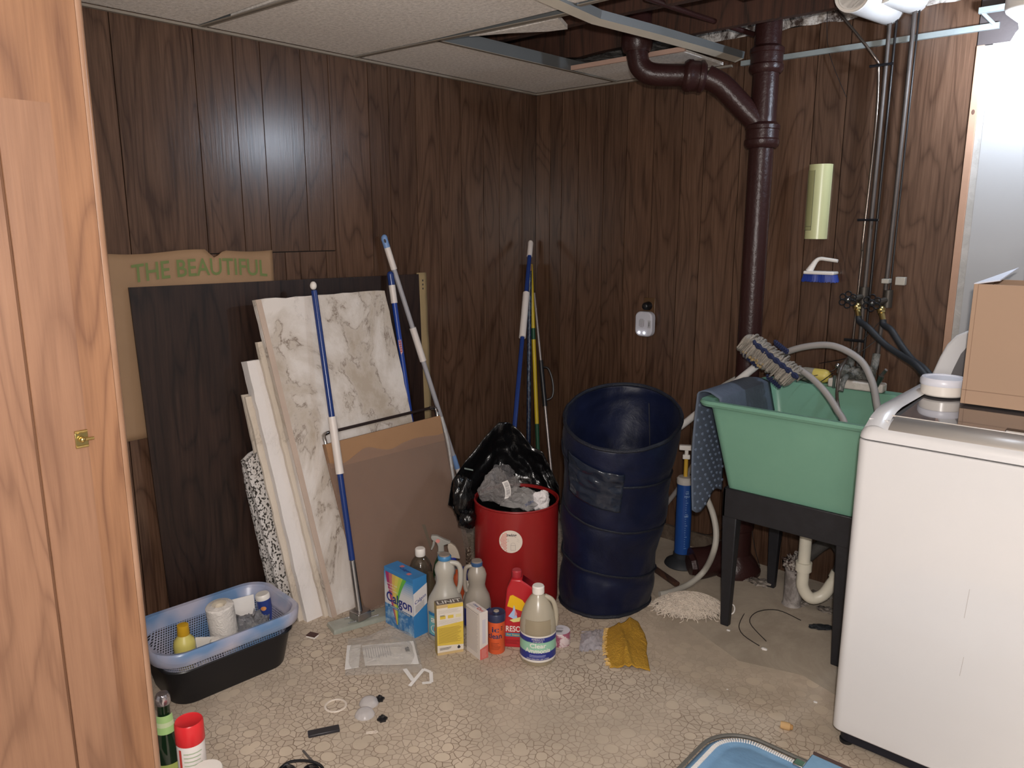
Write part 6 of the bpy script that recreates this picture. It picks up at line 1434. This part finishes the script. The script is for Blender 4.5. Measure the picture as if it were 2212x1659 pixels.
p = ZP(407, 1560, .255); rcn = thing('red_capped_spray_can', 'white spray can with a red cap beside the green bottle', 'spray can', (p.x-.01, p.y+.005, 0), facerz(p))
build('can_body', MB().lathe([(.033, 0), (.034, .003), (.034, .195), (.031, .205)], 32), M('can_white', (.66, .62, .60), .35, var=.03), rcn)
build('cap', MB().lathe([(.0345, .198), (.0355, .200), (.0345, .250), (.032, .254), (.029, .252), (0, .250)], 36), M('cap_red', (.60, .025, .03), .3, var=.03), rcn)
mb = MB(); mb.rect(cyl(.0345), -.034, 0.02, -.026, .19, REDL, 2); mb.lines(cyl(.0346), -.02, .12, .03, .185, 6, M('print_palegreen', (.35, .42, .3), .5, var=0), .3, .3, 4); build('print', mb, None, rcn, smooth=False)
p = ZP(447, 1660, .20); wl_ = thing('white_lidded_jar', 'white round lid of a jar at the bottom edge by the red-capped can', 'jar', (p.x, p.y, 0), 0)
build('jar_body', MB().lathe([(.033, 0), (.034, .004), (.034, .17)], 28), M('jar_grey', (.5, .48, .46), .3), wl_); build('lid', MB().lathe([(.035, .168), (.036, .170), (.036, .195), (.034, .199), (0, .199)], 32), WHITE, wl_)

# ================================================================ blue soft suitcase at the bottom
sc_ = thing('blue_soft_suitcase', 'light blue soft suitcase with white zipper lying on the floor at the bottom edge', 'suitcase', (2.10, -1.62, 0), math.radians(0))
SB = blotch('suitcase_blue', (.12, .23, .37), (.15, .28, .43), 5, .6, .25)
def sr(z, s_): return rr(1.845-s_, 2.42+s_, -1.95-s_, -1.43+s_, z, .11+s_, 10)
build('suitcase_shell', MB().rings([sr(.003, -.02), sr(.02, 0), sr(.15, 0), sr(.165, .0)]), SB, sc_, world=True, ang=60)
build('suitcase_lid', MB().rings([sr(.172, .0), sr(.200, -.004), sr(.212, -.02), sr(.214, -.045), sr(.212, -.05), sr(.215, -.06), sr(.219, -.085)]), SB, sc_, world=True, ang=60)
mb = MB().tube(sr(.214, -.022)+[sr(.214, -.022)[0]], .004, 6, caps=False); build('piping', mb, M('dark_piping', (.06, .05, .05), .6), sc_, world=True) if False else None
mb = MB().rings([sr(.165, .001), sr(.172, .001)], cap0=False, cap1=False); build('zipper_tape', mb, M('zip_tape', (.05, .10, .20), .7), sc_, world=True)
zp = [Vector(p) for p in sr(.2125, -.030)]+[Vector(sr(.2125, -.030)[0])]; mb = MB()
for p, q in zip(zp[:-1], zp[1:]):
    L = (q-p).length; n = max(1, int(L/.0055)); d = (q-p).normalized(); s_ = Vector((-d.y, d.x, 0))
    for k in range(n):
        c = lerp(p, q, (k+.5)/n); mb.hexa([c-d*.0018-s_*.005, c+d*.0018-s_*.005, c+d*.0018+s_*.005, c-d*.0018+s_*.005], [x+Vector((0, 0, .004)) for x in (c-d*.0018-s_*.005, c+d*.0018-s_*.005, c+d*.0018+s_*.005, c-d*.0018+s_*.005)])
o = build('zipper_teeth', mb, M('zip_white', (.62, .60, .58), .4), sc_, world=True, smooth=False); o['kind'] = 'stuff'
mb = MB().box((2.07, -1.95, .205), (2.31, -1.417, .226)); mb.box((2.07, -1.421, .03), (2.31, -1.415, .22)); build('strap_band', mb, M('strap_blue', (.15, .28, .42), .6, bmp=.2), sc_, world=True, bevel=.003)
mb = MB().box((2.072, -1.416, .224), (2.31, -1.411, .230)); build('strap_edge', mb, M('dark_brown_edge', (.06, .035, .03), .7), sc_, world=True)
rim_ = sr(.205, .002); mb = MB().tube([Vector(p) for p in rim_]+[Vector(rim_[0])], .005, 6, caps=False); build('edge_piping', mb, M('olive_piping', (.09, .085, .075), .6), sc_, world=True)
mb = MB().box((2.045, -1.475, .214), (2.07, -1.45, .221)); build('zipper_pull', mb, CHROME, sc_, world=True, bevel=.002)

# ================================================================ tidy the object tree
def split_loose(o):
    me = o.data; n = len(me.vertices); par = list(range(n))
    def find(a):
        while par[a] != a: par[a] = par[par[a]]; a = par[a]
        return a
    for e in me.edges:
        a, b = find(e.vertices[0]), find(e.vertices[1])
        if a != b: par[a] = b
    comps = {}
    for p in me.polygons: comps.setdefault(find(p.vertices[0]), []).append(p)
    if len(comps) < 2: return
    co = [tuple(v.co) for v in me.vertices]
    for ps in list(comps.values()):
        ids = sorted({i for p in ps for i in p.vertices}); mp_ = {i: k for k, i in enumerate(ids)}
        m2 = D.meshes.new(o.name.split('.')[0]); m2.from_pydata([co[i] for i in ids], [], [tuple(mp_[i] for i in p.vertices) for p in ps])
        for mt in me.materials: m2.materials.append(mt)
        m2.polygons.foreach_set('material_index', [p.material_index for p in ps]); m2.polygons.foreach_set('use_smooth', [p.use_smooth for p in ps])
        m2.set_sharp_from_angle(angle=math.radians(40))
        q = o.copy(); q.data = m2; COL.objects.link(q)
        for md in o.modifiers: pass
    D.objects.remove(o)
for nm in ('side_rail', 'wooden_end', 'lever', 'shaft', 'clip', 'wire_clamp', 'chrome_corner', 'slip_nut', 'latch_rim', 'lens', 'scuff_mark', 'pipe_strap', 'suction_cups_'):
    for o in [q for q in COL.objects if q.name.split('.')[0] == nm]: split_loose(o)
BODY = ('bottle_body', 'carton', 'can_body', 'bin_wall', 'shaker_body', 'cylinder', 'tape_roll', 'cover_plate', 'housing', 'shell', 'leaflet', 'cabinet')
SUBP = ('label', 'print', 'printed_faces', 'printed_back', 'top_print', 'side_print', 'round_sticker', 'scale_print', 'insert_print', 'speaker_slots', 'indicator_light', 'window', 'window_frame', 'leaflet_print', 'neck_ring', 'scuff_mark', 'rim_binding')
for o in list(COL.objects):
    if o.parent and o.name.split('.')[0] in SUBP:
        b = [c for c in o.parent.children if c.name.split('.')[0] in BODY and c is not o]
        if b: o.parent = b[0]
for o in COL.objects:
    if o.name.split('.')[0] == 'legacy': pass
GR = {'used_ceiling_tile': 'used ceiling tiles leaning on the left wall', 'washer_hose': 'black washer hoses', 'drain_hose': 'grey drain hoses around the sink', 'loose_wire': 'loose dark wires near the sink', 'copper_supply_tube': 'supply pipes on the back wall', 'black_supply_pipe': 'supply pipes on the back wall', 'hose_valve': 'valves above the sink', 'white_tube': 'white tubes under the joists', 'clear_dome_lid': 'clear lids on the floor', 'notched_knob': 'small black knobs on the floor', 'white_scrap': 'white scraps on the floor', 'plaster_rubble': 'plaster crumbs under the sink', 'clear_plastic_packaging': 'rubbish in the red bin', 'white_card': 'cards in the laundry basket', 'round_white_tub': 'white tubs on the washer'}
for o in COL.objects:
    if o.parent is None and o.name.split('.')[0] in GR: o['group'] = GR[o.name.split('.')[0]]
    if '_o' in o: del o['_o']
